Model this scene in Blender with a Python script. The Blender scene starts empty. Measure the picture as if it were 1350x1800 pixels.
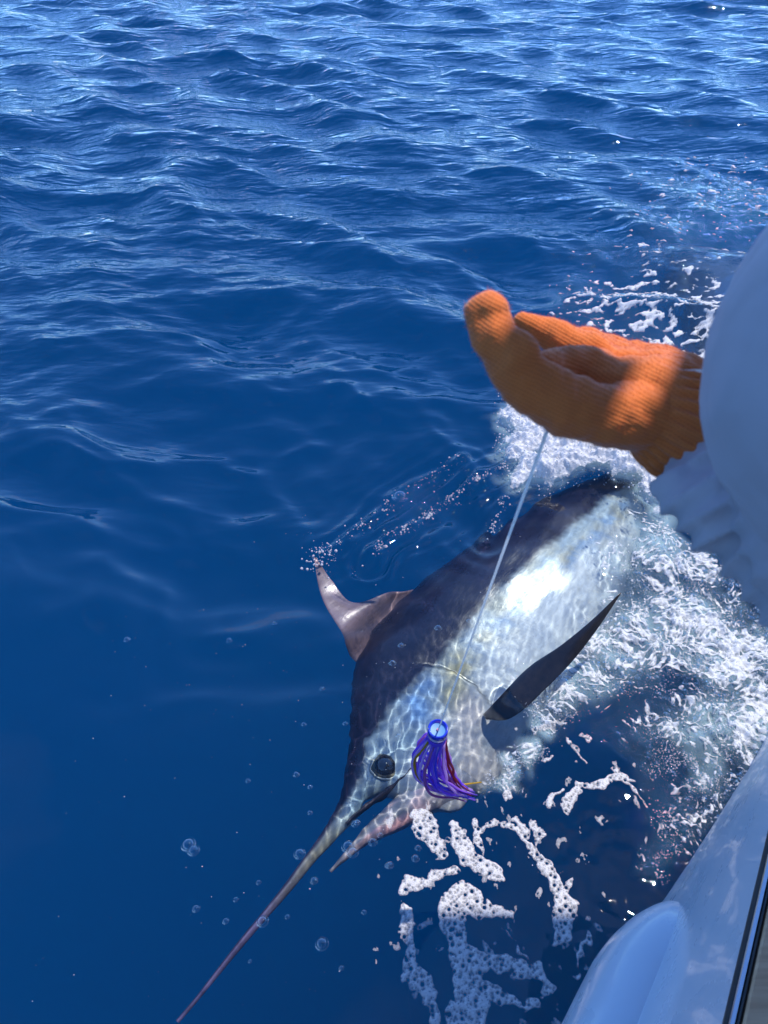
import bpy, bmesh, math, random
import numpy as np
from mathutils import Vector, Matrix

random.seed(7)
rng = np.random.default_rng(11)
scene = bpy.context.scene
col = scene.collection
RAD = math.radians

# ------------------------------------------------------------------ camera
CAM_H, PITCH = 2.2, RAD(41.0)
cam_data = bpy.data.cameras.new('camera')
cam = bpy.data.objects.new('camera', cam_data)
col.objects.link(cam)
cam.location = (0, 0, CAM_H)
cam.rotation_euler = (RAD(90) - PITCH, 0, 0)
cam_data.sensor_fit = 'VERTICAL'
cam_data.sensor_height = 36.0
cam_data.lens = 26.0
cam_data.clip_start = 0.02
cam_data.clip_end = 9000
cam_data.dof.use_dof = True
cam_data.dof.focus_distance = 2.3
cam_data.dof.aperture_fstop = 9.0
scene.camera = cam

# ------------------------------------------------------------------ sky and sun
SUN_AZ = np.array([0.72, 0.694])          # ground direction towards the sun
SUN_EL = RAD(65)
world = bpy.data.worlds.new('World')
scene.world = world
world.use_nodes = True
wt = world.node_tree
wt.nodes.clear()
wout = wt.nodes.new('ShaderNodeOutputWorld')
wbg = wt.nodes.new('ShaderNodeBackground')
sky = wt.nodes.new('ShaderNodeTexSky')
sky.sky_type = 'NISHITA'
sky.sun_disc = False
sky.sun_elevation = SUN_EL
sky.sun_rotation = math.atan2(SUN_AZ[0], SUN_AZ[1])
sky.air_density = 1.0
sky.altitude = 1500
sky.dust_density = 0.0
sky.ozone_density = 3.5
wbg.inputs['Strength'].default_value = 0.15
wtint = wt.nodes.new('ShaderNodeMix'); wtint.data_type = 'RGBA'; wtint.blend_type = 'MULTIPLY'
wtint.inputs[0].default_value = 1.0; wtint.inputs[7].default_value = (0.58, 0.89, 1.30, 1)      # clear ocean air, deep blue
wt.links.new(sky.outputs['Color'], wtint.inputs[6]); 
wco = wt.nodes.new('ShaderNodeTexCoord'); wsep = wt.nodes.new('ShaderNodeSeparateXYZ'); wt.links.new(wco.outputs['Generated'], wsep.inputs[0])
def wmath(op, a, b):
    n = wt.nodes.new('ShaderNodeMath'); n.operation = op
    for i, v in enumerate((a, b)):
        if isinstance(v, (int, float)): n.inputs[i].default_value = v
        else: wt.links.new(v, n.inputs[i])
    return n.outputs[0]
wden = wmath('ADD', wmath('MAXIMUM', wsep.outputs[2], 0.0), 0.22)
wcomb = wt.nodes.new('ShaderNodeCombineXYZ')
wt.links.new(wmath('DIVIDE', wsep.outputs[0], wden), wcomb.inputs[0]); wt.links.new(wmath('DIVIDE', wsep.outputs[1], wden), wcomb.inputs[1])
wcomb.inputs[2].default_value = 9.3
wno = wt.nodes.new('ShaderNodeTexNoise'); wno.inputs['Scale'].default_value = 1.15; wno.inputs['Detail'].default_value = 7; wno.inputs['Roughness'].default_value = 0.58
wt.links.new(wcomb.outputs[0], wno.inputs['Vector'])
wramp = wt.nodes.new('ShaderNodeValToRGB'); wramp.color_ramp.elements[0].position = 0.57; wramp.color_ramp.elements[1].position = 0.74
wramp.color_ramp.elements[1].color = (0.6, 0.6, 0.6, 1)
wt.links.new(wno.outputs['Fac'], wramp.inputs[0])
wcl = wt.nodes.new('ShaderNodeMix'); wcl.data_type = 'RGBA'; wcl.inputs[7].default_value = (4.6, 4.5, 4.8, 1)      # scattered fair-weather cloud
wt.links.new(wramp.outputs[0], wcl.inputs[0]); wt.links.new(wtint.outputs[2], wcl.inputs[6]); wt.links.new(wcl.outputs[2], wbg.inputs['Color'])
wt.links.new(wbg.outputs['Background'], wout.inputs['Surface'])

sun_data = bpy.data.lights.new('sun', 'SUN')
sun_data.energy = 3.3
sun_data.angle = RAD(0.9)
sun_data.color = (1.0, 0.95, 0.88)
sun_data.cycles.is_caustics_light = True
sun = bpy.data.objects.new('sun', sun_data)
col.objects.link(sun)
sdir = Vector((SUN_AZ[0]*math.cos(SUN_EL), SUN_AZ[1]*math.cos(SUN_EL), math.sin(SUN_EL)))
sun.rotation_euler = sdir.to_track_quat('Z', 'Y').to_euler()
sun.location = sdir * 40

scene.view_settings.view_transform = 'Standard'
scene.view_settings.look = 'None'
scene.view_settings.exposure = 0.70
scene.view_settings.gamma = 1.0
scene.view_settings.use_curve_mapping = False
cy = scene.cycles
cy.use_denoising = True
cy.max_bounces = 10
cy.transmission_bounces = 8
cy.glossy_bounces = 4
cy.diffuse_bounces = 3
cy.transparent_max_bounces = 8
cy.caustics_refractive = True
cy.caustics_reflective = False
cy.sample_clamp_indirect = 4.0
cy.sample_clamp_direct = 0.0
cy.blur_glossy = 0.3

# ------------------------------------------------------------------ helpers
FPX = 1300.0
cF = np.array([0, math.cos(PITCH), -math.sin(PITCH)])
cU = np.array([0, math.sin(PITCH), math.cos(PITCH)])
cR = np.array([1.0, 0, 0])
cC = np.array([0, 0, CAM_H])


def sight(u, v):
    return (u-675)/FPX*cR + (900-v)/FPX*cU + cF


def at(u, v, z=0.0):                     # survey of the photograph: a point on the level z
    r = sight(u, v)
    return cC + (z-CAM_H)/r[2]*r


def at_d(u, v, t):                       # the same at a distance t
    return cC + t*sight(u, v)


def tag(o, label=None, cat=None, group=None, kind=None):
    if label: o['label'] = label
    if cat: o['category'] = cat
    if group: o['group'] = group
    if kind: o['kind'] = kind
    return o


def link(o, parent=None):
    col.objects.link(o)
    if parent is not None:
        o.parent = parent
    return o


def empty(name, loc=(0, 0, 0), mat=None):
    o = bpy.data.objects.new(name, None)
    o.empty_display_size = 0.05
    if mat is not None:
        o.matrix_world = mat
    else:
        o.location = loc
    col.objects.link(o)
    return o


def mesh_obj(name, verts, faces, material, parent=None, smooth=True):
    me = bpy.data.meshes.new(name)
    v = np.asarray(verts, dtype=np.float32)
    if isinstance(faces, np.ndarray):
        n, k = faces.shape
        me.vertices.add(len(v)); me.vertices.foreach_set('co', v.ravel())
        me.loops.add(n*k); me.loops.foreach_set('vertex_index', faces.astype(np.int32).ravel())
        me.polygons.add(n)
        me.polygons.foreach_set('loop_start', np.arange(0, n*k, k, dtype=np.int32))
        me.update(calc_edges=True)
    else:
        me.from_pydata(v.tolist(), [], faces)
    me.validate()
    if smooth:
        me.polygons.foreach_set('use_smooth', np.ones(len(me.polygons), dtype=bool))
    if material is not None:
        me.materials.append(material)
    return link(bpy.data.objects.new(name, me), parent)


def set_attr(o, name, data, dim=1):
    me = o.data
    if dim == 1:
        a = me.attributes.new(name, 'FLOAT', 'POINT')
        a.data.foreach_set('value', np.asarray(data, dtype=np.float32))
    else:
        a = me.attributes.new(name, 'FLOAT_COLOR', 'POINT')
        c = np.ones((len(data), 4), dtype=np.float32); c[:, :3] = data
        a.data.foreach_set('color', c.ravel())


# gradient noise -----------------------------------------------------------
def _grad(ix, iy, seed):
    h = (ix.astype(np.int64)*374761393 + iy.astype(np.int64)*668265263 + seed*974711) & 0x7fffffff
    h = ((h ^ (h >> 13))*1274126177) & 0x7fffffff
    a = (h & 0xffff)/65536.0*2*np.pi
    return np.cos(a), np.sin(a)


def noise(x, y, seed=0):
    x = np.asarray(x, dtype=np.float64); y = np.asarray(y, dtype=np.float64)
    x0 = np.floor(x); y0 = np.floor(y)
    fx = x-x0; fy = y-y0
    ux = fx*fx*fx*(fx*(fx*6-15)+10); uy = fy*fy*fy*(fy*(fy*6-15)+10)
    def g(i, j):
        gx, gy = _grad(x0+i, y0+j, seed)
        return gx*(fx-i)+gy*(fy-j)
    a = g(0, 0)*(1-ux)+g(1, 0)*ux
    b = g(0, 1)*(1-ux)+g(1, 1)*ux
    return (a*(1-uy)+b*uy)*1.5


def fbm(x, y, octv=4, seed=0, gain=0.5):
    s = 0; a = 1.0; t = 0
    for i in range(octv):
        s = s+a*noise(x*2**i+i*7.3, y*2**i-i*3.1, seed+i); t += a; a *= gain
    return s/t


def ridged(x, y, octv=3, seed=0):
    s = 0; a = 1.0; t = 0
    for i in range(octv):
        s = s+a*(1-np.abs(noise(x*2**i, y*2**i, seed+i))*2); t += a; a *= 0.5
    return s/t


def sstep(a, b, x):
    t = np.clip((x-a)/(b-a), 0, 1)
    return t*t*(3-2*t)


def seg_dist(x, y, pts):                 # distance to a polyline and position along it
    best = np.full(np.shape(x), 1e9); par = np.zeros(np.shape(x))
    L = [0.0]
    for p, q in zip(pts[:-1], pts[1:]): L.append(L[-1]+math.hypot(q[0]-p[0], q[1]-p[1]))
    for i, (p, q) in enumerate(zip(pts[:-1], pts[1:])):
        dx, dy = q[0]-p[0], q[1]-p[1]
        t = np.clip(((x-p[0])*dx+(y-p[1])*dy)/(dx*dx+dy*dy+1e-12), 0, 1)
        d = np.hypot(x-p[0]-t*dx, y-p[1]-t*dy)
        m = d < best
        best = np.where(m, d, best); par = np.where(m, L[i]+t*(L[i+1]-L[i]), par)
    return best, par/L[-1]


# material helper ----------------------------------------------------------
class M:
    def __init__(s, name):
        s.m = bpy.data.materials.new(name); s.m.use_nodes = True
        s.t = s.m.node_tree; s.t.nodes.clear()
        s.out = s.n('ShaderNodeOutputMaterial')
    def n(s, typ, **kw):
        nd = s.t.nodes.new(typ)
        for k, v in kw.items():
            if k in nd.inputs: nd.inputs[k].default_value = v
            else: setattr(nd, k, v)
        return nd
    def l(s, a, b): s.t.links.new(a, b)
    def surf(s, sock): s.l(sock, s.out.inputs['Surface'])
    def attr(s, name): return s.n('ShaderNodeAttribute', attribute_name=name)
    def math(s, op, a, b=None, c=None):
        nd = s.n('ShaderNodeMath', operation=op)
        for i, v in enumerate((a, b, c)):
            if v is None: continue
            if isinstance(v, (int, float)): nd.inputs[i].default_value = v
            else: s.l(v, nd.inputs[i])
        return nd.outputs[0]
    def mixc(s, f, a, b, mode='MIX'):
        nd = s.n('ShaderNodeMix', data_type='RGBA', blend_type=mode)
        for sock, v in ((nd.inputs[0], f), (nd.inputs[6], a), (nd.inputs[7], b)):
            if isinstance(v, (int, float)): sock.default_value = v
            elif isinstance(v, tuple): sock.default_value = (*v, 1)
            else: s.l(v, sock)
        return nd.outputs[2]
    def noise(s, scale, detail=4, rough=0.55, vec=None, dist=0.0):
        nd = s.n('ShaderNodeTexNoise', Scale=scale, Detail=detail, Roughness=rough, Distortion=dist)
        if vec is not None: s.l(vec, nd.inputs['Vector'])
        return nd.outputs['Fac']
    def ramp(s, f, stops):
        nd = s.n('ShaderNodeValToRGB')
        e = nd.color_ramp.elements
        while len(e) < len(stops): e.new(0.5)
        for i, (p, c) in enumerate(stops):
            e[i].position = p; e[i].color = (*c, 1) if isinstance(c, tuple) else (c, c, c, 1)
        s.l(f, nd.inputs[0]); return nd.outputs[0]
    def bump(s, h, strength=0.3, dist=0.01, normal=None):
        nd = s.n('ShaderNodeBump', Distance=dist)
        if isinstance(strength, (int, float)): nd.inputs['Strength'].default_value = strength
        else: s.l(strength, nd.inputs['Strength'])
        s.l(h, nd.inputs['Height'])
        if normal is not None: s.l(normal, nd.inputs['Normal'])
        return nd.outputs['Normal']
    def coord(s, which='Object'): return s.n('ShaderNodeTexCoord').outputs[which]
    def principled(s, **kw):
        p = s.n('ShaderNodeBsdfPrincipled')
        for k, v in kw.items():
            k = k.replace('_', ' ')
            if isinstance(v, (int, float)): p.inputs[k].default_value = v
            elif isinstance(v, tuple): p.inputs[k].default_value = (*v, 1) if len(v) == 3 and p.inputs[k].type == 'RGBA' else v
            else: s.l(v, p.inputs[k])
        s.surf(p.outputs[0]); return p


def simple(name, color, rough=0.5, metallic=0.0, **kw):
    m = M(name); m.principled(Base_Color=color, Roughness=rough, Metallic=metallic, **kw); return m.m


# ------------------------------------------------------------------ the sea
wd = np.random.default_rng(5)
NW = 56
w_len = np.exp(np.linspace(math.log(0.13), math.log(3.4), NW))
w_dir = RAD(-108) + wd.normal(0, RAD(34), NW)
w_ph = wd.uniform(0, 2*np.pi, NW)
w_slope = 0.043*(0.75+0.5*wd.random(NW))*np.where(w_len < 0.28, 1.05, 1.0)*np.where((w_len > 0.42) & (w_len < 1.5), 1.5, 1.0)*np.where(w_len > 2.4, 0.7, 1.0)

# regions surveyed on the water plane: (u, v, radius in metres)
TURB = [(880, 1362, .05), (925, 1312, .07), (965, 1265, .08), (1190, 1010, .25), (1260, 1080, .3), (1130, 1110, .2), (1250, 1180, .28), (1320, 1250, .25), (1230, 1290, .2),
        (1290, 1380, .14), (1215, 1400, .13), (1195, 1480, .09), (1070, 1160, .16), (980, 1230, .12), (1330, 1120, .3), (1170, 1330, .1),
        (1180, 1530, .05)]
WHITE = [(870, 1362, .035), (915, 1318, .05), (955, 1270, .06), (1230, 1330, .08), (1160, 1000, .2), (1080, 1120, .13), (1190, 1090, .18), (1300, 1150, .16), (1010, 1190, .1), (1290, 1260, .14), (1150, 940, .14)]
SPLASH = [(905, 800, .10), (1000, 838, .12), (1070, 842, .10), (920, 740, .14), (960, 790, .2), (1000, 760, .2), (1060, 800, .2), (1120, 830, .18), (940, 850, .12), (1100, 780, .22), (1150, 880, .12), (1160, 800, .2)]
WAKE = [(1130, 560, .5), (1060, 545, .3), (1200, 590, .5), (1100, 500, .5), (1180, 450, .6), (1300, 520, .6), (1260, 400, .8), (1330, 330, 1.0), (1180, 520, .5)]


def region(x, y, lst, soft=0.6):
    m = np.zeros(np.shape(x))
    x, y = x+0.10*noise(x*4, y*4, 51)+0.04*noise(x*11, y*11, 52), y+0.10*noise(x*4, y*4, 53)+0.04*noise(x*11, y*11, 54)
    for u, v, r in lst:
        c = at(u, v)
        d = np.hypot(x-c[0], y-c[1])
        m = np.maximum(m, 1-sstep(r*(1-soft), r*(1+soft), d))
    return m


STREAK1 = [at(u, v)[:2] for u, v in ((560, 965), (600, 945), (650, 905), (700, 870), (760, 840), (810, 815))]
STREAK2 = [at(u, v)[:2] for u, v in ((645, 985), (680, 950), (740, 915), (810, 870), (870, 838), (900, 825))]
STREAK3 = [at(u, v)[:2] for u, v in ((855, 955), (870, 915), (890, 880), (905, 860))]
TIP = at(557, 990)[:2]


def fish_line(x, y):
    return seg_dist(x, y, [(0.05, 1.45), (0.45, 1.97), (0.85, 2.48), (1.1, 2.8)])


def sea(x, y, spacing=0.004):
    """displaced position of the water surface over the plan point (x, y)"""
    x = np.asarray(x, float); y = np.asarray(y, float)
    r = np.hypot(x-0.2, y)
    calm = 0.13 + 0.46*sstep(1.1, 1.9, y)*sstep(0.5, -0.2, x) + 0.22*sstep(1.1, 1.9, y)*sstep(-0.2, 0.5, x) + 0.66*sstep(1.5, 2.5, y - 0.35*np.clip(x+0.1, -1.0, 0.8))
    calm = calm*(0.72+0.55*fbm(x*0.35+3, y*0.35, 2, 91))
    wx = x + 0.26*noise(x*0.7, y*0.7, 21) + 0.03*noise(x*2.7, y*2.7, 22)
    wy = y + 0.22*noise(x*0.7, y*0.7, 23) + 0.05*noise(x*2.7, y*2.7, 24)
    z = np.zeros(x.shape); dx = np.zeros(x.shape); dy = np.zeros(x.shape)
    for L, a, p, s in zip(w_len, w_dir, w_ph, w_slope):
        k = 2*np.pi/L; A = s/k
        filt = 1-sstep(0.16, 0.36, spacing/L)
        if np.ndim(filt) == 0 and filt == 0: continue
        ph = k*(wx*math.cos(a)+wy*math.sin(a))+p
        z += A*filt*np.sin(ph)
        q = 0.55*A*filt*np.cos(ph)
        dx += q*math.cos(a); dy += q*math.sin(a)
    calm = calm*(1+0.10*sstep(2.4, 3.4, y)*sstep(14, 6, y)); z *= calm; dx *= calm; dy *= calm
    near = r < 9
    if np.any(near):
        xn = x[near] if x.ndim else x; yn = y[near] if y.ndim else y
        zz = np.zeros(xn.shape)
        fd, fp = fish_line(xn, yn)
        zz += (0.026+0.012*np.exp(-((fp-0.50)/0.28)**2))*np.exp(-(fd/0.26)**2)
        # fine ripples the fish drags along over its flank
        rip = np.exp(-(fd/0.30)**2)
        zz += rip*(0.0012*noise(xn*15, yn*15, 31)+0.0013*noise(xn*38, yn*38, 32))
        # wake of the fin
        for st, h in ((STREAK1, .012), (STREAK2, .022), (STREAK3, .012)):
            d, p = seg_dist(xn, yn, st)
            zz += h*np.exp(-(d/0.035)**2)*(0.7+0.6*noise(xn*9, yn*9, 33))
            zz += 0.35*h*np.exp(-(d/0.16)**2)*np.sin(d*75+3*noise(xn*5, yn*5, 34))
        hr = 0.6*sstep(0.15, 0.75, xn)*sstep(0.4, 0.8, yn)*sstep(2.0, 1.5, yn)*np.clip(0.55+noise(xn*3, yn*3, 38), 0, 1)
        zz += hr*(0.0035*noise(xn*13+yn*9, yn*16-xn*5, 35)+0.0014*noise(xn*34, yn*30, 36))
        t = region(xn, yn, TURB)
        zz += t*(0.020*ridged(xn*6.5, yn*6.5, 3, 41)+0.011*noise(xn*26, yn*26, 44)+0.006*noise(xn*55, yn*55, 45)-0.012)
        t = region(xn, yn, WAKE)
        zz += t*(0.022*noise(xn*5, yn*5, 46)+0.010*noise(xn*14, yn*14, 47))
        z[near] += zz
    return x+dx, y+dy, z


# plan grid: rings about the foot of the camera, closer where the water is closer
def ring_radii():
    r = [0.12]
    while r[-1] < 2600:
        q = r[-1]
        step = 0.0058*max(q, 1.0) if q < 5 else (0.0075*q if q < 28 else 0.03*q)
        r.append(q+step)
    return np.array(r)


rr = ring_radii()
tf = np.linspace(RAD(-34), RAD(48), 640)
tb = np.linspace(RAD(48), RAD(326), 90)[1:-1]
th = np.concatenate([tf, tb])            # angle from +y towards +x
TH, RR = np.meshgrid(th, rr)
gx = RR*np.sin(TH); gy = RR*np.cos(TH)
sp = np.maximum(np.gradient(rr)[:, None]*np.ones_like(TH), RR*np.abs(np.gradient(th))[None, :]*0.9)
px_, py_, pz_ = sea(gx.ravel(), gy.ravel(), sp.ravel())
nr, nt = gx.shape
idx = np.arange(nr*nt).reshape(nr, nt)
nxt = np.roll(idx, -1, axis=1)
faces = np.stack([idx[:-1], idx[1:], nxt[1:], nxt[:-1]], -1).reshape(-1, 4)[:, ::-1]
verts = np.stack([px_, py_, pz_], 1)
centre = len(verts)
verts = np.vstack([verts, [[0, 0, 0]]])

wm = M('sea_water')
co = wm.coord()
rp = wm.attr('ripple').outputs['Fac']
mp = wm.n('ShaderNodeMapping'); mp.inputs['Scale'].default_value = (0.55, 1.3, 1); mp.inputs['Rotation'].default_value = (0, 0, 0.3)
wm.l(co, mp.inputs['Vector'])
hgt = wm.math('ADD', wm.noise(4.5, 2, 0.5, mp.outputs[0], 0.3), wm.math('MULTIPLY', wm.noise(15, 2, 0.5, mp.outputs[0]), 0.22))
nrm0 = wm.bump(hgt, rp, 0.10)
nrm = wm.bump(wm.noise(34, 4, 0.65, co, 0.5), wm.attr('chop').outputs['Fac'], 0.05, nrm0)
fr = wm.n('ShaderNodeFresnel', IOR=1.333); wm.l(nrm, fr.inputs['Normal'])
rf = wm.n('ShaderNodeBsdfRefraction', IOR=1.333, Roughness=0.0); rf.inputs['Color'].default_value = (0.93, 0.985, 1, 1)
gl = wm.n('ShaderNodeBsdfGlossy', Roughness=0.015); gl.inputs['Color'].default_value = (1, 1, 1, 1)
wm.l(nrm, rf.inputs['Normal']); wm.l(nrm, gl.inputs['Normal'])
df = wm.n('ShaderNodeBsdfDiffuse'); df.inputs['Color'].default_value = (0.42, 0.60, 0.64, 1)
aer = wm.attr('aeration').outputs['Fac']
body = wm.n('ShaderNodeMixShader'); wm.l(aer, body.inputs[0]); wm.l(rf.outputs[0], body.inputs[1]); wm.l(df.outputs[0], body.inputs[2])
mx = wm.n('ShaderNodeMixShader'); wm.l(fr.outputs[0], mx.inputs[0]); wm.l(body.outputs[0], mx.inputs[1]); wm.l(gl.outputs[0], mx.inputs[2])
wm.surf(mx.outputs[0])
sea_o = mesh_obj('sea', verts, faces, wm.m)
fdr = np.full(gx.size, 9.0); nrr = np.hypot(gx, gy).ravel() < 6
fdr[nrr] = fish_line(gx.ravel()[nrr], gy.ravel()[nrr])[0]
rip_a = (0.12*sstep(1.6, 2.8, gy)+0.38*sstep(2.6, 7.0, np.hypot(gx, gy))).ravel()*sstep(0.35, 0.8, fdr)*(0.65+0.7*np.clip(0.5+fbm(gx.ravel()*0.8, gy.ravel()*0.8, 2, 65), 0, 1))
rip_a[np.hypot(gx, gy).ravel() > 7] = 0.50
set_attr(sea_o, 'ripple', np.append(rip_a, 0))
gxr, gyr = gx.ravel(), gy.ravel()
aer_a = np.zeros(len(gxr))
nearm = np.hypot(gxr, gyr) < 8
xn, yn = gxr[nearm], gyr[nearm]
aa = 0.06*region(xn, yn, TURB)*(0.5+0.9*fbm(xn*3, yn*3, 3, 61)) + 0.5*region(xn, yn, WHITE)*(0.6+0.9*fbm(xn*5, yn*5, 3, 62)) + 0.75*region(xn, yn, SPLASH) + 0.04*region(xn, yn, WAKE)*(0.5+fbm(xn*2, yn*2, 3, 63))
fdn, _ = fish_line(xn, yn)
aer_a[nearm] = np.clip(aa*sstep(0.12, 0.34, fdn+0.10*noise(xn*6, yn*6, 64)+0.30*region(xn, yn, SPLASH)), 0, 0.8)
chop_a = np.zeros(len(gxr))
chop_a[nearm] = np.clip(region(xn, yn, TURB)*1.0+0.35*region(xn, yn, WAKE), 0, 1)*sstep(0.15, 0.4, fdn)
set_attr(sea_o, 'chop', np.append(chop_a, 0))
set_attr(sea_o, 'aeration', np.append(aer_a, 0))
tag(sea_o, kind='structure')
sea_o.cycles.is_caustics_caster = True

dm = M('deep_water')
dm.principled(Base_Color=(0.003, 0.265, 0.390), Roughness=1.0, Specular_IOR_Level=0.0)
dr = np.array([0, 6, 60, 600, 2700.0])
dv = [(0, 0, -2.6)]; dfc = []
for i, r in enumerate(dr[1:]):
    for k in range(48): dv.append((r*math.sin(k*math.pi/24), r*math.cos(k*math.pi/24), -2.6))
for k in range(48): dfc.append((0, 1+(k+1) % 48, 1+k))
for i in range(len(dr)-2):
    for k in range(48):
        a, b = 1+i*48+k, 1+i*48+(k+1) % 48
        dfc.append((a, b, b+48, a+48))
deep = mesh_obj('deep_water', dv, dfc, dm.m)
tag(deep, kind='structure')

# ------------------------------------------------------------------ boat
boat = empty('fishing_boat', (0.9, 0.2, 0))
tag(boat, 'white gloss fishing boat hull with dark rub rail and tan covering board', 'boat')
gel = M('gelcoat')
gn = gel.noise(2.2, 4, 0.5, gel.coord())
gel.principled(Base_Color=gel.mixc(gn, (0.56, 0.58, 0.62), (0.60, 0.62, 0.66)), Roughness=gel.ramp(gel.noise(9, 5, 0.6, gel.coord()), [(0.3, 0.22), (0.8, 0.42)]), Coat_Weight=0.35, Coat_Roughness=0.05)
G0, G1 = at(1280, 1800, 1.0), at(1352, 1490, 1.0)
gd = (G1-G0)/np.linalg.norm(G1-G0)
L0, L1 = at(1175, 1570, 0.0), at(1352, 1315, 0.0)
ld = (L1-L0)/np.linalg.norm(L1-L0)
bin_ = np.array([gd[1], -gd[0], 0])      # inboard


def gun(s):
    return G0 + gd*s + bin_*0.20*min(max(0.0, s-0.42), 2.0)**2 + bin_*0.8*max(0.0, s-2.42)


def hull_pt(s, z):
    g = gun(s)
    k = s-0.65
    # waterline: follows its own heading near by, then swings back parallel to the gunwale
    w = L0 + ld*0.9*np.tanh(k/0.9) + gd*(k-0.9*np.tanh(k/0.9))
    f = np.clip((1.0-z)/1.0, -0.2, 1.6)
    p = g*(1-f)+w*f
    bulge = 0.004*math.sin(math.pi*min(max(f, 0), 1))
    p = p - bin_*bulge
    return np.array([p[0], p[1], z])


ss = np.concatenate([np.linspace(-3.2, -0.2, 13), np.linspace(-0.1, 2.2, 60), np.linspace(2.3, 6, 24)])
zz = [0.985, 0.9, 0.8, 0.7, 0.6, 0.5, 0.4, 0.3, 0.2, 0.1, 0.0, -0.1, -0.25, -0.4, -0.6]
hv = []; nz = len(zz)
for s in ss:
    for z in zz:
        p = hull_pt(s, z)
        if z < -0.05: p = p + bin_*(0.9*(-z-0.05)**1.3)
        hv.append(p)
    hv.append(gun(s)+bin_*2.9+np.array([0, 0, -1.6]))
    hv.append(gun(s)+bin_*2.9+np.array([0, 0, -0.015]))
m_ = nz+2
hf = []
for i in range(len(ss)-1):
    for j in range(m_-1):
        a = i*m_+j; hf.append((a, a+1, a+1+m_, a+m_))
hf.append(tuple(range(m_))[::-1]); hf.append(tuple(range((len(ss)-1)*m_, len(ss)*m_)))
bi = Matrix.Translation(boat.location).inverted()


def bpart(name, v, f, m, smooth=True, parent=None):
    v = np.asarray(v, float)-np.array(boat.location)
    return mesh_obj(name, v, f, m, parent or boat, smooth)


hull = bpart('hull', hv, hf, gel.m)


def strip(name, prof, m, s0=-3.2, s1=6.0, n=60, parent=None):
    """a profile of (inboard, height) points swept along the gunwale"""
    v = []; k = len(prof)
    sv = np.linspace(s0, s1, n)
    for s in sv:
        for (i, z) in prof: v.append(gun(s)+bin_*i+np.array([0, 0, z-1.0]))
    f = []
    for a in range(n-1):
        for b in range(k):
            c = (b+1) % k
            f.append((a*k+b, a*k+c, (a+1)*k+c, (a+1)*k+b))
    f.append(tuple(range(k))); f.append(tuple(range((n-1)*k, n*k))[::-1])
    return bpart(name, v, f, m, parent=parent, smooth=False)


rubber = simple('black_rubber', (0.02, 0.02, 0.022), 0.55)
steel = simple('stainless_steel', (0.62, 0.63, 0.64), 0.22, 1.0)
tk = M('teak')
tkc = tk.coord(); tmap = tk.n('ShaderNodeMapping'); tmap.inputs['Rotation'].default_value = (0, 0, -math.atan2(gd[1], gd[0])); tmap.inputs['Scale'].default_value = (1.5, 26, 26)
tk.l(tkc, tmap.inputs['Vector'])
tn = tk.noise(3, 6, 0.6, tmap.outputs[0])
tk.principled(Base_Color=tk.ramp(tn, [(0.3, (0.46, 0.25, 0.12)), (0.7, (0.66, 0.40, 0.22))]), Roughness=0.6, Normal=tk.bump(tn, 0.3, 0.002))
rail = strip('rub_rail', [(-0.003, 0.984), (-0.005, 0.988), (-0.005, 0.996), (-0.002, 1.003), (0.007, 1.006), (0.007, 0.975)], rubber)
strip('rail_insert', [(-0.001, 1.0066), (0.0, 1.0105), (0.005, 1.0115), (0.0068, 1.008)], steel, parent=rail)
strip('rail_bead', [(0.0075, 0.96), (0.0075, 1.010), (0.010, 1.012), (0.0125, 1.009), (0.0125, 0.96)], rubber, parent=rail)
# covering board in planks that butt end to end
for i in range(6):
    a = -3.2+i*1.53
    for q in range(2):
        i0 = 0.014+q*0.095
        strip('plank', [(i0, 0.97), (i0, 1.014), (i0+0.003, 1.017), (i0+0.089, 1.017), (i0+0.092, 1.014), (i0+0.092, 0.97)], tk.m, a+0.002+0.4*q*(i < 5), a+1.526+0.4*q*(i < 5), 4)
strip('coaming', [(0.215, 0.50), (0.215, 1.02), (0.235, 1.03), (0.25, 1.02), (0.25, 0.50)], gel.m)
strip('cockpit_floor', [(0.252, 0.43), (0.252, 0.47), (2.88, 0.47), (2.88, 0.43)], gel.m)
# moulded sponson on the topside, round nosed


def sponson():
    v = []; f = []
    n, k = 46, 28
    s_end, zc = 0.39, 0.45
    for i in range(n):
        q = i/(n-1)
        if q < 0.5:
            ang = q/0.5*math.pi/2; s = s_end-0.20*(1-math.sin(ang)) if False else s_end-0.20+0.20*math.cos(ang); sc = math.sin(ang)**0.9
        else:
            s = s_end-0.20-(q-0.5)/0.5*2.6; sc = 1.0
        for j in range(k):
            a = 2*math.pi*j/k
            cz = math.copysign(abs(math.cos(a))**0.75, math.cos(a)); cp = math.copysign(abs(math.sin(a))**0.75, math.sin(a))
            z = zc+0.135*sc*cz
            base = hull_pt(s, z)
            out = 0.088*(0.30+0.70*sc)*cp*sc
            v.append(base-bin_*out)
    for i in range(n-1):
        for j in range(k):
            c = (j+1) % k
            f.append((i*k+j, i*k+c, (i+1)*k+c, (i+1)*k+j))
    f.append(tuple(range((n-1)*k, n*k)))
    return v, f


sv_, sf_ = sponson()
bpart('sponson', sv_, sf_, gel.m)
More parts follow.
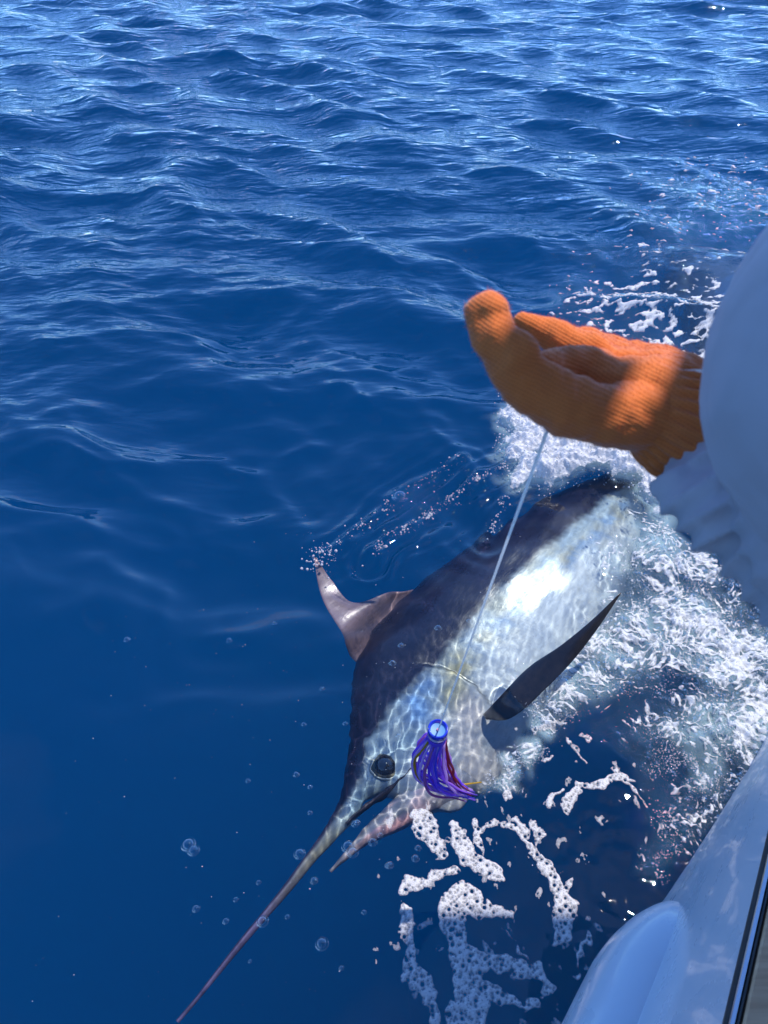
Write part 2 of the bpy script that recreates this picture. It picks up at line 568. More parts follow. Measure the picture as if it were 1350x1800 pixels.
# unseen roof added over the cockpit, its edges set to shade angler and foam
ed = np.array([0.47, 0.883]); ein = np.array([0.883, -0.47])
def shade_c(p):                          # where the sun ray through p crosses the roof's level, measured inboard
    k = (2.86-p[2])/math.tan(SUN_EL); return float((p[:2]+k*SUN_AZ)@ein)
C_TIP = shade_c(at_d(850, 556, 0.572)); C_WR = shade_c(at_d(1138, 690, 0.600))
EC = C_WR+0.017                          # roof edge: its distance inboard
RC, RRAD = 0.5*(C_TIP+0.022+C_WR-0.016), 0.5*(C_WR-0.016-C_TIP-0.022)
def on_edge(y, c=0.0): return ((EC+c+0.47*y)/0.883, y)
YF = 0.82+2.86/math.tan(SUN_EL)*SUN_AZ[1]
HT = [on_edge(YF), (2.1, YF), (3.4, 1.3), (2.4, -2.4), on_edge(-2.4)]
htz = 2.86
hvv = [(x, y, htz) for x, y in HT]+[(x, y, htz+0.06) for x, y in HT]
k = len(HT)
hff = [tuple(range(k)), tuple(range(k, 2*k))[::-1]]+[(i, i+k, (i+1) % k+k, (i+1) % k) for i in range(k)]
bpart('added_shade_roof', hvv, hff, gel.m, smooth=False)
cvv = []  # unseen roll added to shade the glove's middle between two sunlit patches
cpt = np.linspace(-2.4, 0.89, 60)
for y in cpt:
    x, y2 = on_edge(y, RC-EC)
    for j in range(14):
        a = 2*math.pi*j/14; r = RRAD*(1+0.05*math.sin(a*3+y*9))
        cvv.append((x+r*math.cos(a)*0.883, y2-r*math.cos(a)*0.47, htz+0.02+r*math.sin(a)))
bpart('added_shade_roll', cvv, [(i*14+j, i*14+(j+1) % 14, (i+1)*14+(j+1) % 14, (i+1)*14+j) for i in range(59) for j in range(14)], simple('shade_roll_grey', (0.45, 0.45, 0.44), 0.7))
for (x, y) in ((2.2, -1.9), (0.75, -1.9), (2.6, 1.1)):  # posts made up to carry the added roof
    pv = []; pf = []
    for z in (0.46, htz+0.01):
        for j in range(12): pv.append((x+0.03*math.cos(j*math.pi/6), y+0.03*math.sin(j*math.pi/6), z))
    for j in range(12): pf.append((j, (j+1) % 12, 12+(j+1) % 12, 12+j))
    bpart('added_roof_post', pv, pf, steel)

# ------------------------------------------------------------------ the marlin
def refr_plane(u, v, B, n):              # survey through the flat water surface onto the fish's middle plane
    r = sight(u, v); r = r/np.linalg.norm(r)
    t = -CAM_H/r[2]; P = cC+t*r
    eta = 1/1.333; c = -r[2]
    q = eta*r + (eta*c-math.sqrt(1-eta*eta*(1-c*c)))*np.array([0, 0, 1])
    k = np.dot(B-P, n)/np.dot(q, n)
    if k < 0:
        k2 = np.dot(B-cC, n)/np.dot(r, n); return cC+k2*r
    return P+k*q


fB = at(300, 1812, -0.0); fB = np.array([fB[0]+0.005, fB[1]+0.10, -0.40])
fT = np.array([1.15, 2.88, -0.145])
fa = (fT-fB)/np.linalg.norm(fT-fB)
fh = np.array([-fa[1], fa[0], 0]); fh /= np.linalg.norm(fh)
fu = np.cross(fa, fh)
TILT = RAD(3)
fd_ = fh*math.cos(TILT)+fu*math.sin(TILT)
fn = np.cross(fa, fd_)


def FS(u, v):
    q = refr_plane(u, v, fB, fn)-fB
    return float(q@fa), float(q@fd_)


def FSw(u, v, w):
    q = refr_plane(u, v, fB+fn*w, fn)-fB
    return float(q@fa), float(q@fd_)


FM = Matrix(((fa[0], fd_[0], fn[0], fB[0]), (fa[1], fd_[1], fn[1], fB[1]), (fa[2], fd_[2], fn[2], fB[2]), (0, 0, 0, 1)))
fish = empty('marlin', mat=FM)
tag(fish, 'large dark backed marlin with silver flank and long bill lying on its side in water', 'fish')


def interp(pts, s):
    p = np.array(pts); x, y = p[:, 0], p[:, 1]
    # monotone-ish cubic through the points
    d = np.gradient(y, x)
    i = np.clip(np.searchsorted(x, s)-1, 0, len(x)-2)
    h = x[i+1]-x[i]; t = np.clip((s-x[i])/h, 0, 1)
    return (2*t**3-3*t**2+1)*y[i]+(t**3-2*t**2+t)*h*d[i]+(-2*t**3+3*t**2)*y[i+1]+(t**3-t**2)*h*d[i+1]


dors_px = [(310, 1795), (399, 1680), (497, 1558), (556, 1479), (594, 1416), (614, 1330), (622, 1240), (632, 1160), (700, 1072), (770, 1010), (850, 950), (930, 900), (1000, 860)]
vent_px = [(406, 1688), (505, 1572), (577, 1490), (620, 1447), (690, 1400), (770, 1425), (830, 1400), (900, 1340), (950, 1270), (1010, 1180), (1080, 1090), (1115, 1000), (1125, 920)]
dors = [FS(*q) for q in dors_px]
vent = [FS(316, 1800)]+[FS(*q) for q in vent_px]
vent[0] = (dors[0][0], dors[0][1]-0.008)
S_END = dors[-1][0]
for s in (S_END+0.25, S_END+0.5, S_END+0.66):
    dors.append((s, interp([(S_END, dors[-1][1]), (S_END+0.3, 0.02), (S_END+0.7, -0.06)], np.array([s]))[0]))
dors = sorted(dors)
vent = sorted(vent)
vl = vent[-1]
vent += [(vl[0]+0.25, vl[1]+0.10), (dors[-1][0], dors[-1][1]-0.075)]
E_S, E_H = FSw(677, 1342, 0.085)                  # eye
s0 = dors[0][0]
wid = [(0, .006), (.2, .014), (.45, .023), (.62, .030), (.75, .040), (.9, .062), (1.0, .088), (1.15, .128), (1.3, .155), (1.5, .182), (1.75, .198), (2.0, .196), (2.25, .178), (2.5, .145), (2.8, .095), (3.1, .05), (3.5, .028)]

NS, NK = 340, 112
st = np.linspace(s0, dors[-1][0], NS)
top = interp(dors, st); bot = interp(vent, st); wv = interp(wid, st-s0)
top = np.maximum(top, bot+0.012)
fv = np.zeros((NS, NK, 3)); ang = np.linspace(0, 2*np.pi, NK, endpoint=False)
ca, sa = np.cos(ang), np.sin(ang)
ex = 0.86
for i, s in enumerate(st):
    c = 0.5*(top[i]+bot[i]); hh = 0.5*(top[i]-bot[i])
    hy = c+hh*ca
    wz = wv[i]*np.sign(sa)*np.abs(sa)**ex*(1+0.10*ca-0.12*ca**2)
    fv[i, :, 0] = s; fv[i, :, 1] = hy; fv[i, :, 2] = wz
SS = fv[:, :, 0]; HHh = fv[:, :, 1]
rel = (HHh-0.5*(top+bot)[:, None])/(0.5*(top-bot)[:, None]+1e-6)     # 1 dorsal .. -1 ventral
OPs, OPh = FSw(790, 1195, 0.15)
op_edge = OPs+0.03-0.55*np.maximum(np.abs(HHh-OPh+0.05)-0.03, 0)**1.25*np.sign(1.0)
ds = SS-op_edge
inop = sstep(0.20, 0.0, np.abs(HHh-OPh+0.05)-0.03)
lift = np.where(ds < 0, 0.016*np.exp(ds/0.14), -0.010*np.exp(-ds/0.035))*inop
# jaw hinge, cheek and lateral relief
lift += 0.006*fbm(SS*9, HHh*9, 3, 71)*sstep(0.75, 1.0, SS)*sstep(1.6, 1.3, SS)
lift += 0.0045*noise(SS*5, HHh*16, 74)*sstep(1.4, 1.8, SS)
lat = HHh-(0.5*(top+bot)[:, None]+0.02)
lift += -0.010*np.exp(-(lat/0.03)**2)*sstep(2.0, 2.5, SS)             # crease along the tail
fv[:, :, 2] += np.sign(sa)[None, :]*lift*np.abs(sa)[None, :]
V = fv.reshape(-1, 3)
I = np.arange(NS*NK).reshape(NS, NK); J = np.roll(I, -1, axis=1)
ff = np.stack([I[:-1], J[:-1], J[1:], I[1:]], -1).reshape(-1, 4)

# colours of the skin
b_px = [(330, 1772), (500, 1568), (600, 1432), (640, 1372), (652, 1310), (680, 1262), (725, 1215), (760, 1180), (820, 1110), (880, 1043), (940, 985), (1000, 935), (1060, 885), (1100, 850)]
bl = sorted([FSw(*q, 0.85*float(interp(wid, np.array([FS(*q)[0]-s0]))[0])) for q in b_px]); bl = [(s0-0.1, bl[0][1])]+bl+[(dors[-1][0]+0.1, bl[-1][1]-0.1)]
bnd = np.interp(SS, [q[0] for q in bl], [q[1] for q in bl])
jit = 0.020*fbm(SS*8, HHh*10, 4, 81)+0.012*noise(SS*40, HHh*30, 84)
dd = HHh-bnd+jit*sstep(0.5, 1.0, SS)
dark = sstep(-0.028, 0.02, dd)
C_dark = np.array([0.010, 0.009, 0.024]); C_dark2 = np.array([0.026, 0.020, 0.040])
C_sil = np.array([0.46, 0.56, 0.61]); C_white = np.array([0.66, 0.69, 0.69]); C_bronze = np.array([0.34, 0.30, 0.16]); C_blue = np.array([0.12, 0.27, 0.50])
n1 = fbm(SS*6, HHh*9, 4, 86)[..., None]; n2 = fbm(SS*14, HHh*14, 3, 88)[..., None]
cold = C_dark+(C_dark2-C_dark)*np.clip(0.5+n1*0.9, 0, 1)
under = (bnd-HHh)[..., None]
band = np.exp(-((under-0.06)/0.075)**2)
silv = C_sil+(C_white-C_sil)*sstep(0.03, 0.17, under+0.06*n1)
silv = silv+(C_bronze-silv)*np.clip(band*(0.42+1.4*n1), 0, 0.65)
silv = silv+(C_blue-silv)*np.clip(np.exp(-((under-0.10)/0.05)**2)*(0.15+1.6*n2), 0, 0.6)
colr = silv+(cold-silv)*dark[..., None]
# head: blue-grey cheek, blue patch and bronze gill cover, pale bill
head = (sstep(0.05, -0.06, SS-op_edge))[..., None]*sstep(0.62, 0.8, SS)[..., None]
cheek = np.array([0.30, 0.38, 0.42])+n1*np.array([0.16, 0.10, 0.02])
cheek = cheek+(np.array([0.13, 0.30, 0.60])-cheek)*np.clip(np.exp(-(((SS-OPs+0.12)/0.09)**2+((HHh-OPh-0.02)/0.07)**2))[..., None]*(1.0+1.5*n2), 0, 0.8)
cheek = cheek+(np.array([0.40, 0.37, 0.22])-cheek)*np.clip(np.exp(-(((SS-OPs+0.06)/0.07)**2+((HHh-OPh+0.05)/0.06)**2))[..., None]*(1.1+n1), 0, 0.9)
cheek = cheek+(np.array([0.55, 0.50, 0.48])-cheek)*np.clip(sstep(0.10, 0.22, under)*(0.8+n1), 0, 1)
colr = colr+(cheek-colr)*(head*(1-dark[..., None]))
gb = np.exp(-(((SS-OPs-0.06)/0.07)**2+((HHh-OPh-0.00)/0.05)**2))[..., None]*np.clip(1.2+2*n2, 0, 1.2)
colr = colr+(np.array([0.55, 0.46, 0.22])-colr)*np.clip(gb, 0, 0.9)*(1-dark[..., None])
slit = (np.exp(-((ds-0.004)/0.008)**2)*inop)[..., None]
colr = colr*(1-0.8*slit)
billm = sstep(0.80, 0.55, SS-s0)[..., None]
bcol = np.array([0.27, 0.245, 0.19])*(1-sstep(0.62, 0.30, SS-s0)[..., None])+np.array([0.12, 0.09, 0.17])*sstep(0.62, 0.30, SS-s0)[..., None]  # tip darkened to purple: fade through deeper water put into the colour
bcol = bcol*(1+0.9*n2)
relb = rel[..., None]
bcol = bcol+(np.array([0.06, 0.05, 0.09])-bcol)*sstep(0.1, 0.6, relb+0.5*n1)
colr = colr+(bcol-colr)*billm
colr = np.clip(colr, 0.006, 0.9).reshape(-1, 3)

fm = M('marlin_skin')
fc = fm.attr('skin').outputs['Color']
fco = fm.coord()
fmap = fm.n('ShaderNodeMapping'); fmap.inputs['Scale'].default_value = (0.35, 1, 1); fm.l(fco, fmap.inputs['Vector'])
fnz = fm.noise(60, 5, 0.65, fmap.outputs[0], 0.6)
fbig = fm.noise(7, 5, 0.6, fco)
fcol = fm.mixc(0.55, fc, fm.mixc(1.0, fc, fm.ramp(fnz, [(0.25, 0.60), (0.75, 1.40)]), 'MULTIPLY'))
fm.principled(Base_Color=fcol, Roughness=fm.ramp(fbig, [(0.3, 0.22), (0.75, 0.42)]), Metallic=0.05, Specular_IOR_Level=0.6, Normal=fm.bump(fnz, 0.25, 0.004))
body = mesh_obj('body', V, ff, fm.m, fish)
set_attr(body, 'skin', colr, 3)


def fpart(name, v, f, m, parent=None, colors=None):
    o = mesh_obj(name, v, f, m, parent or fish)
    if colors is not None: set_attr(o, 'skin', colors, 3)
    return o


def w_at(s, h):                           # half width of the body at (s, h)
    t_, b_, w_ = interp(dors, np.array([s]))[0], interp(vent, np.array([s]))[0], interp(wid, np.array([s-s0]))[0]
    c = (h-0.5*(t_+b_))/(0.5*(t_-b_)); c = max(-1, min(1, c))
    return w_*math.sqrt(1-c*c)**ex*(1+0.1*c-0.12*c*c)


# lower jaw
jp = [FS(*q) for q in ((584, 1524), (640, 1456), (700, 1397), (752, 1353), (800, 1312))]
jq = [FS(*q) for q in ((580, 1534), (640, 1486), (695, 1460), (765, 1426), (850, 1392))]
NJ, KJ = 50, 24
v = []; cj = []
for i in range(NJ):
    t = i/(NJ-1)
    s = jq[0][0]+(jq[-1][0]-jq[0][0])*t
    a = np.interp(s, [p[0] for p in jp], [p[1] for p in jp]); b = np.interp(s, [p[0] for p in jq], [p[1] for p in jq])
    hw = 0.006+0.085*t**0.9
    for k in range(KJ):
        an = 2*math.pi*k/KJ
        c = math.cos(an)
        v.append((s, 0.5*(a+b)+0.5*max(a-b, 0.01)*c, hw*math.copysign(abs(math.sin(an))**0.8, math.sin(an))+0.004*noise(np.array(s*30), np.array(c*3), 5)))
        g = float(noise(np.array(s*14), np.array(c*2.0), 6))
        base = np.array([0.34, 0.31, 0.31])*(1+0.5*g)+np.array([0.10, 0.12, 0.14])*max(0, t-0.4)
        pink = math.exp(-((t-0.52-0.1*c)/0.26)**2)*max(0, min(0.9, 0.15-0.9*c+1.1*g))
        dk = max(0, 1-t/0.35)*0.5
        base = base*(1-dk)+np.array([0.10, 0.08, 0.09])*dk
        base = base*(1-pink)+np.array([0.74, 0.36, 0.37])*pink
        cj.append(np.clip(base, 0.02, 0.85))
f = [(i*KJ+k, i*KJ+(k+1) % KJ, (i+1)*KJ+(k+1) % KJ, (i+1)*KJ+k) for i in range(NJ-1) for k in range(KJ)]
fpart('lower_jaw', v, f, fm.m, colors=np.array(cj))
# mouth gap: dark lining between the jaws
mg = [FS(*q) for q in ((610, 1452), (650, 1415), (695, 1385), (742, 1345))]
v = []; f = []
for i, (s, h) in enumerate(mg):
    w = w_at(s, max(h, interp(vent, np.array([s]))[0]+0.02))+0.006
    hw = (0.004, 0.006, 0.006, 0.003)[i]
    for (a, b) in ((hw, 0), (hw, w*0.97), (0, w+0.003), (-hw, w*0.97), (-hw, 0)):
        v.append((s, h+a, b))
for i in range(3):
    for k in range(4): f.append((i*5+k, i*5+k+1, i*5+6+k, i*5+5+k))
fpart('mouth_gap', v, f, simple('mouth_dark', (0.03, 0.022, 0.03), 0.4))

# eye
ew = w_at(E_S, E_H)
er = 0.050


def ball(c, r, sq=(1, 1, 1), nu=28, nv=18):
    v = []; f = []
    for i in range(nv+1):
        p = math.pi*i/nv
        for j in range(nu):
            a = 2*math.pi*j/nu
            v.append((c[0]+r*sq[0]*math.sin(p)*math.cos(a), c[1]+r*sq[1]*math.sin(p)*math.sin(a), c[2]+r*sq[2]*math.cos(p)))
    for i in range(nv):
        for j in range(nu):
            k = (j+1) % nu
            f.append((i*nu+j, (i+1)*nu+j, (i+1)*nu+k, i*nu+k))
    return v, f


eye = empty('eye'); eye.parent = fish
em = simple('eye_pupil', (0.012, 0.012, 0.016), 0.04, Coat_Weight=1.0)
ei = M('eye_iris'); ei.principled(Base_Color=ei.ramp(ei.noise(60, 3, 0.6, ei.coord()), [(0.35, (0.10, 0.09, 0.08)), (0.75, (0.42, 0.38, 0.26))]), Roughness=0.2, Metallic=0.5)
v, f = ball((E_S, E_H, ew-0.014), er, (1, 1, 0.62)); fpart('iris', v, f, ei.m, eye)
v, f = ball((E_S, E_H, ew-0.0085), er*0.87, (1, 1, 0.71)); fpart('pupil', v, f, em, eye)
rv = []; rf_ = []
for i in range(40):
    a = 2*math.pi*i/40
    for j in range(8):
        b = 2*math.pi*j/8
        q = er*0.99+0.006*math.cos(b)
        rv.append((E_S+q*math.cos(a), E_H+q*math.sin(a), ew-0.012+0.006*math.sin(b)))
for i in range(40):
    for j in range(8):
        rf_.append((i*8+j, ((i+1) % 40)*8+j, ((i+1) % 40)*8+(j+1) % 8, i*8+(j+1) % 8))
lid = fpart('eye_rim', rv, rf_, fm.m, eye, colors=np.tile([0.32, 0.34, 0.32], (len(rv), 1)))


def fin(name, lead, trail, thick, bend, ncol, root=None, seed=0, nu=46, nv=22, mat=None, twist=None):
    """a fin between a leading and a trailing edge, each a list of (s, h, w) points from root to tip"""
    def curve(p, n):
        p = np.array(p); d = np.r_[0, np.cumsum(np.linalg.norm(np.diff(p, axis=0), axis=1))]; d /= d[-1]
        q = np.linspace(0, 1, n)
        return np.stack([interp(list(zip(d, p[:, k])), q) for k in range(3)], 1)
    A, Bq = curve(lead, nu), curve(trail, nu)
    v = []; c = []
    for side in (1, -1):
        for i in range(nu):
            for j in range(nv):
                t = j/(nv-1); q = i/(nu-1)
                p = A[i]*(1-t)+Bq[i]*t
                th_ = thick*(1-0.85*q)*(math.sin(math.pi*(0.06+0.88*t**0.7)))
                ray = 0.0009*math.sin(t*58+q*4)
                p = p+np.array(bend)*(q*q)
                v.append(p+np.array([0, 0, side*(th_*0.5+ray)]) if twist is None else p+np.array(twist)*side*(th_*0.5+ray))
                g = 0.5+0.5*float(noise(np.array(q*7+seed), np.array(t*5.0), 3))
                c.append(np.array(ncol[0])*(1-g)+np.array(ncol[1])*g)
    f = []
    off = nu*nv
    for i in range(nu-1):
        for j in range(nv-1):
            a = i*nv+j
            f.append((a, a+1, a+nv+1, a+nv)); f.append((off+a, off+a+nv, off+a+nv+1, off+a+1))
    for i in range(nu-1):
        for j in (0, nv-1):
            a = i*nv+j
            f.append((a, a+nv, off+a+nv, off+a) if j == 0 else (a, off+a, off+a+nv, a+nv))
    for j in range(nv-1):
        for i in (0, nu-1):
            a = i*nv+j
            f.append((a, off+a, off+a+1, a+1) if i == 0 else (a, a+1, off+a+1, off+a))
    return fpart(name, v, f, mat or fm.m, colors=np.array(c))


def F3(u, v, w=0.0):
    s, h = FS(u, v); return (s, h, w)


D0 = F3(632, 1165)
def shift(p, ds=0, dh=0): return (p[0]+ds, p[1]+dh, p[2])
DF = lambda u, v, z: tuple(Matrix(FM).inverted() @ Vector(at(u, v, z)))
fin('dorsal_fin', [shift(D0, 0.02, -0.12), D0, DF(598, 1117, -0.12), DF(577, 1078, -0.11), DF(561, 1034, -0.095), DF(552, 980, -0.035)],
    [shift(F3(770, 1015), 0, -0.14), F3(742, 1036), DF(690, 1050, -0.12), DF(617, 1061, -0.11), DF(594, 1036, -0.10), DF(556, 981, -0.036)],
    0.020, (0, 0, 0.0), ((0.24, 0.15, 0.165), (0.40, 0.27, 0.28)))
# low continuation of the dorsal fin down the back
ridge_s = np.linspace(FS(735, 1042)[0]-0.02, FS(735, 1042)[0]+1.0, 6)
v = []
fin('second_dorsal_fin', [(S_END+0.22, interp(dors, np.array([S_END+0.22]))[0]-0.03, 0), (S_END+0.34, interp(dors, np.array([S_END+0.3]))[0]+0.06, 0)],
    [(S_END+0.36, interp(dors, np.array([S_END+0.36]))[0]-0.03, 0), (S_END+0.42, interp(dors, np.array([S_END+0.4]))[0]+0.03, 0)], 0.012, (0, 0, 0), ((0.04, 0.04, 0.06), (0.06, 0.05, 0.08)), nu=10, nv=8)
ts = dors[-1][0]; thh = dors[-1][1]-0.04
dk2 = ((0.03, 0.03, 0.05), (0.06, 0.05, 0.08))
fin('tail_lobe', [(ts-0.06, thh+0.03, 0), (ts+0.10, thh+0.20, 0), (ts+0.32, thh+0.52, 0)], [(ts+0.0, thh, 0), (ts+0.13, thh+0.14, 0), (ts+0.33, thh+0.51, 0)], 0.03, (0, 0, 0), dk2, nu=20, nv=10)
fin('tail_lobe', [(ts-0.06, thh-0.03, 0), (ts+0.10, thh-0.20, 0), (ts+0.32, thh-0.52, 0)], [(ts+0.0, thh, 0), (ts+0.13, thh-0.14, 0), (ts+0.33, thh-0.51, 0)], 0.03, (0, 0, 0), dk2, nu=20, nv=10)

# pectoral fin, raised out of the water: laid out in space, then taken into the fish's frame
FMi = FM.inverted()


def to_fish(p): return tuple(FMi @ Vector(p))


dkf = M('pectoral_skin')
dkf.principled(Base_Color=dkf.ramp(dkf.noise(30, 5, 0.6, dkf.coord()), [(0.3, (0.006, 0.006, 0.008)), (0.75, (0.018, 0.015, 0.015))]), Roughness=0.2, Specular_IOR_Level=0.7)
pl = [to_fish(at(*q)) for q in ((846, 1268, -0.15), (864, 1244, -0.045), (930, 1172, 0.05), (985, 1135, 0.13), (1040, 1090, 0.20), (1091, 1041, 0.26))]
pt = [to_fish(at(*q)) for q in ((852, 1276, -0.15), (893, 1268, -0.045), (960, 1210, 0.05), (1010, 1158, 0.12), (1052, 1103, 0.19), (1092, 1043, 0.257))]
vv = Vector(sight(980, 1160)).normalized(); tw = FMi.to_3x3() @ (-vv)
fin('pectoral_fin', pl, pt, 0.026, (0, 0, 0), ((0.02, 0.02, 0.02), (0.04, 0.04, 0.04)), mat=dkf.m, twist=tuple(tw))
for o in fish.children_recursive:
    if o.type == 'MESH': o.cycles.is_caustics_receiver = True

# ------------------------------------------------------------------ foam
def foam_mat(name, colr, bubble=170, transl=0.25, rough=0.6, thin=0.3, film=0.55, cells=110, ):
    m = M(name)
    c = m.coord()
    vo = m.n('ShaderNodeTexVoronoi', Scale=float(bubble)); m.l(c, vo.inputs['Vector'])
    h = m.math('ADD', vo.outputs['Distance'], m.math('MULTIPLY', m.noise(bubble*0.4, 4, 0.6, c), 0.7))
    p = m.n('ShaderNodeBsdfPrincipled', Roughness=rough)
    p.inputs['Base Color'].default_value = (*colr, 1)
    m.l(m.bump(h, 0.5, 0.004), p.inputs['Normal'])
    t = m.n('ShaderNodeBsdfTranslucent'); t.inputs['Color'].default_value = (*colr, 1)
    x = m.n('ShaderNodeMixShader'); x.inputs[0].default_value = transl
    m.l(p.outputs[0], x.inputs[1]); m.l(t.outputs[0], x.inputs[2])
    v2 = m.n('ShaderNodeTexVoronoi', Scale=float(cells)); m.l(c, v2.inputs['Vector'])
    v3 = m.n('ShaderNodeTexVoronoi', Scale=float(cells)*2.3); m.l(c, v3.inputs['Vector'])
    web = m.math('MAXIMUM', m.ramp(v2.outputs['Distance'], [(0.28, 0.0), (0.55, 1.0)]), m.ramp(v3.outputs['Distance'], [(0.25, 0.0), (0.5, 0.9)]))
    al = m.math('MULTIPLY_ADD', m.attr('cover').outputs['Fac'], 1-thin, thin)
    al = m.math('MULTIPLY', al, m.math('MULTIPLY_ADD', web, 1-film, film))
    tp = m.n('ShaderNodeBsdfTransparent'); xx = m.n('ShaderNodeMixShader')
    m.l(al, xx.inputs[0]); m.l(tp.outputs[0], xx.inputs[1]); m.l(x.outputs[0], xx.inputs[2]); m.surf(xx.outputs[0])
    return m.m


def foam_sheet(name, x0, x1, y0, y1, step, maskf, liftf, mat, label, group=None, cov=0.004):
    X, Y = np.meshgrid(np.arange(x0, x1, step), np.arange(y0, y1, step))
    m = maskf(X, Y)
    gy_, gx_ = np.gradient(m, step)
    g2 = gx_**2+gy_**2+1e-6
    neg = m < 0
    mvx = np.clip(-m*gx_/g2, -step, step)*neg; mvy = np.clip(-m*gy_/g2, -step, step)*neg
    ny, nx = X.shape
    I_ = np.arange(nx*ny).reshape(ny, nx)
    cell = np.stack([I_[:-1, :-1], I_[:-1, 1:], I_[1:, 1:], I_[1:, :-1]], -1).reshape(-1, 4)
    pos = (m.ravel() > 0)[cell].sum(1)
    cell = cell[pos >= 2]
    used = np.unique(cell); mp_ = np.full(nx*ny, -1); mp_[used] = np.arange(len(used))
    xs = (X+mvx).ravel()[used]; ys = (Y+mvy).ravel()[used]
    sx, sy, sz = sea(xs, ys, step)
    sz = sz+liftf(xs, ys, np.maximum(m.ravel()[used], 0))
    o = mesh_obj(name, np.stack([sx, sy, sz], 1), mp_[cell], mat)
    set_attr(o, 'cover', np.clip(m.ravel()[used]/cov, 0, 1))
    return tag(o, label, 'foam', group, 'stuff')


def holes(X, Y, n, rmin, rmax, box, seed):
    """signed distance to a scatter of round bubble holes"""
    g = np.random.default_rng(seed)
    d = np.full(X.shape, 1e3)
    cx = g.uniform(box[0], box[1], n); cy_ = g.uniform(box[2], box[3], n); r = rmin+(rmax-rmin)*g.random(n)**4
    step = X[0, 1]-X[0, 0]
    for a, b, q in zip(cx, cy_, r):
        i0 = int((a-q*2-X[0, 0])/step); i1 = int((a+q*2-X[0, 0])/step)+2
        j0 = int((b-q*2-Y[0, 0])/step); j1 = int((b+q*2-Y[0, 0])/step)+2
        i0, j0 = max(i0, 0), max(j0, 0)
        if i1 <= i0 or j1 <= j0: continue
        sl = (slice(j0, j1), slice(i0, i1))
        if X[sl].size: d[sl] = np.minimum(d[sl], np.hypot(X[sl]-a, Y[sl]-b)-q)
    return d


LACE = [  # (points, half width in photograph pixels along it)
    ([(735, 1440), (752, 1465), (768, 1490), (776, 1512)], (20, 28, 14, 5)),
    ([(793, 1450), (806, 1480), (828, 1515), (850, 1525)], (10, 18, 14, 16)),
    ([(832, 1445), (838, 1475), (850, 1500)], (8, 12, 5)),
    ([(850, 1525), (870, 1535), (862, 1548)], (20, 16, 6)),
    ([(838, 1462), (875, 1447), (905, 1462), (932, 1492), (958, 1525), (982, 1560), (994, 1595), (984, 1640), (968, 1660)], (6, 7, 9, 8, 13, 16, 22, 20, 6)),
    ([(900, 1445), (925, 1462), (932, 1478)], (6, 9, 4)), ([(940, 1452), (950, 1470), (946, 1490)], (10, 7, 3)), ([(893, 1375), (897, 1400), (890, 1412)], (6, 6, 3)),
    ([(962, 1420), (970, 1400), (992, 1388)], (5, 7, 4)), ([(990, 1418), (1015, 1402), (1025, 1385), (1055, 1378), (1085, 1366), (1108, 1382)], (12, 13, 9, 14, 12, 5)),
    ([(1072, 1350), (1085, 1366), (1120, 1372)], (5, 10, 4)), ([(1108, 1382), (1130, 1400), (1142, 1420)], (4, 4, 3)),
    ([(705, 1570), (722, 1550), (745, 1548), (775, 1535), (803, 1527)], (7, 12, 5, 8, 10)),
    ([(806, 1575), (835, 1592), (870, 1605), (903, 1608)], (24, 22, 12, 5)), ([(806, 1585), (795, 1620), (806, 1665), (818, 1700), (830, 1735), (822, 1790), (815, 1830)], (26, 26, 20, 24, 30, 34, 30)),
    ([(830, 1700), (870, 1690), (905, 1705), (945, 1712), (965, 1735), (950, 1760)], (20, 14, 17, 16, 12, 5)), ([(845, 1740), (872, 1755), (905, 1760), (940, 1770)], (22, 14, 8, 6)),
    ([(715, 1600), (716, 1640), (722, 1665)], (10, 13, 7)), ([(722, 1680), (732, 1712), (748, 1738), (763, 1760), (762, 1800)], (12, 20, 19, 10, 12)),
    ([(1035, 1650), (1020, 1690), (1010, 1720)], (7, 4, 3)), ([(880, 1640), (905, 1660), (930, 1690)], (3, 3, 3)),
    ([(1010, 1545), (1002, 1560)], (5, 7)), ([(1000, 1300), (1015, 1325), (1035, 1345)], (4, 4, 3)), ([(958, 1335), (970, 1328)], (5, 5)), ([(1020, 1290), (1030, 1300)], (6, 7)), ([(935, 1290), (980, 1270)], (8, 5)),
]
LX = (-0.05, 0.90, 0.45, 1.75)


def lace_mask(X, Y):
    wx = X+0.016*noise(X*14, Y*14, 101)+0.007*noise(X*38, Y*38, 102)
    wy = Y+0.016*noise(X*14, Y*14, 103)+0.007*noise(X*38, Y*38, 104)
    m = np.full(X.shape, -1.0)
    for pts, hw in LACE:
        P = [at(u, v)[:2] for u, v in pts]
        d, par = seg_dist(wx, wy, P)
        lens = np.r_[0, np.cumsum([np.hypot(*(b-a)) for a, b in zip(P[:-1], P[1:])])]; lens /= lens[-1]
        w = np.interp(par, lens, [h*0.00160 for h in hw])
        m = np.maximum(m, w-d)
    m = m+0.010*fbm(X*34, Y*34, 4, 105, 0.6)-0.0008
    # torn flecks around the sheets
    fl_ = 0.011*(fbm(X*26, Y*17, 4, 106)-0.36)
    m = np.maximum(m, np.where(m > -0.09, fl_, -1))
    hs = holes(X, Y, 11000, 0.0009, 0.0052, LX, 107)
    return np.minimum(m, np.maximum(hs, -0.003)+0.0004)


fo1 = foam_mat('lace_foam', (0.60, 0.575, 0.56), 210, 0.12, 0.6, 0.30, 0.32, 120)
foam_sheet('foam', *LX, 0.0028, lace_mask, lambda x, y, m: 0.0025+np.minimum(m, 0.006)*0.7, fo1, 'lacy sheet of bubbly white foam drifting beside the white hull')


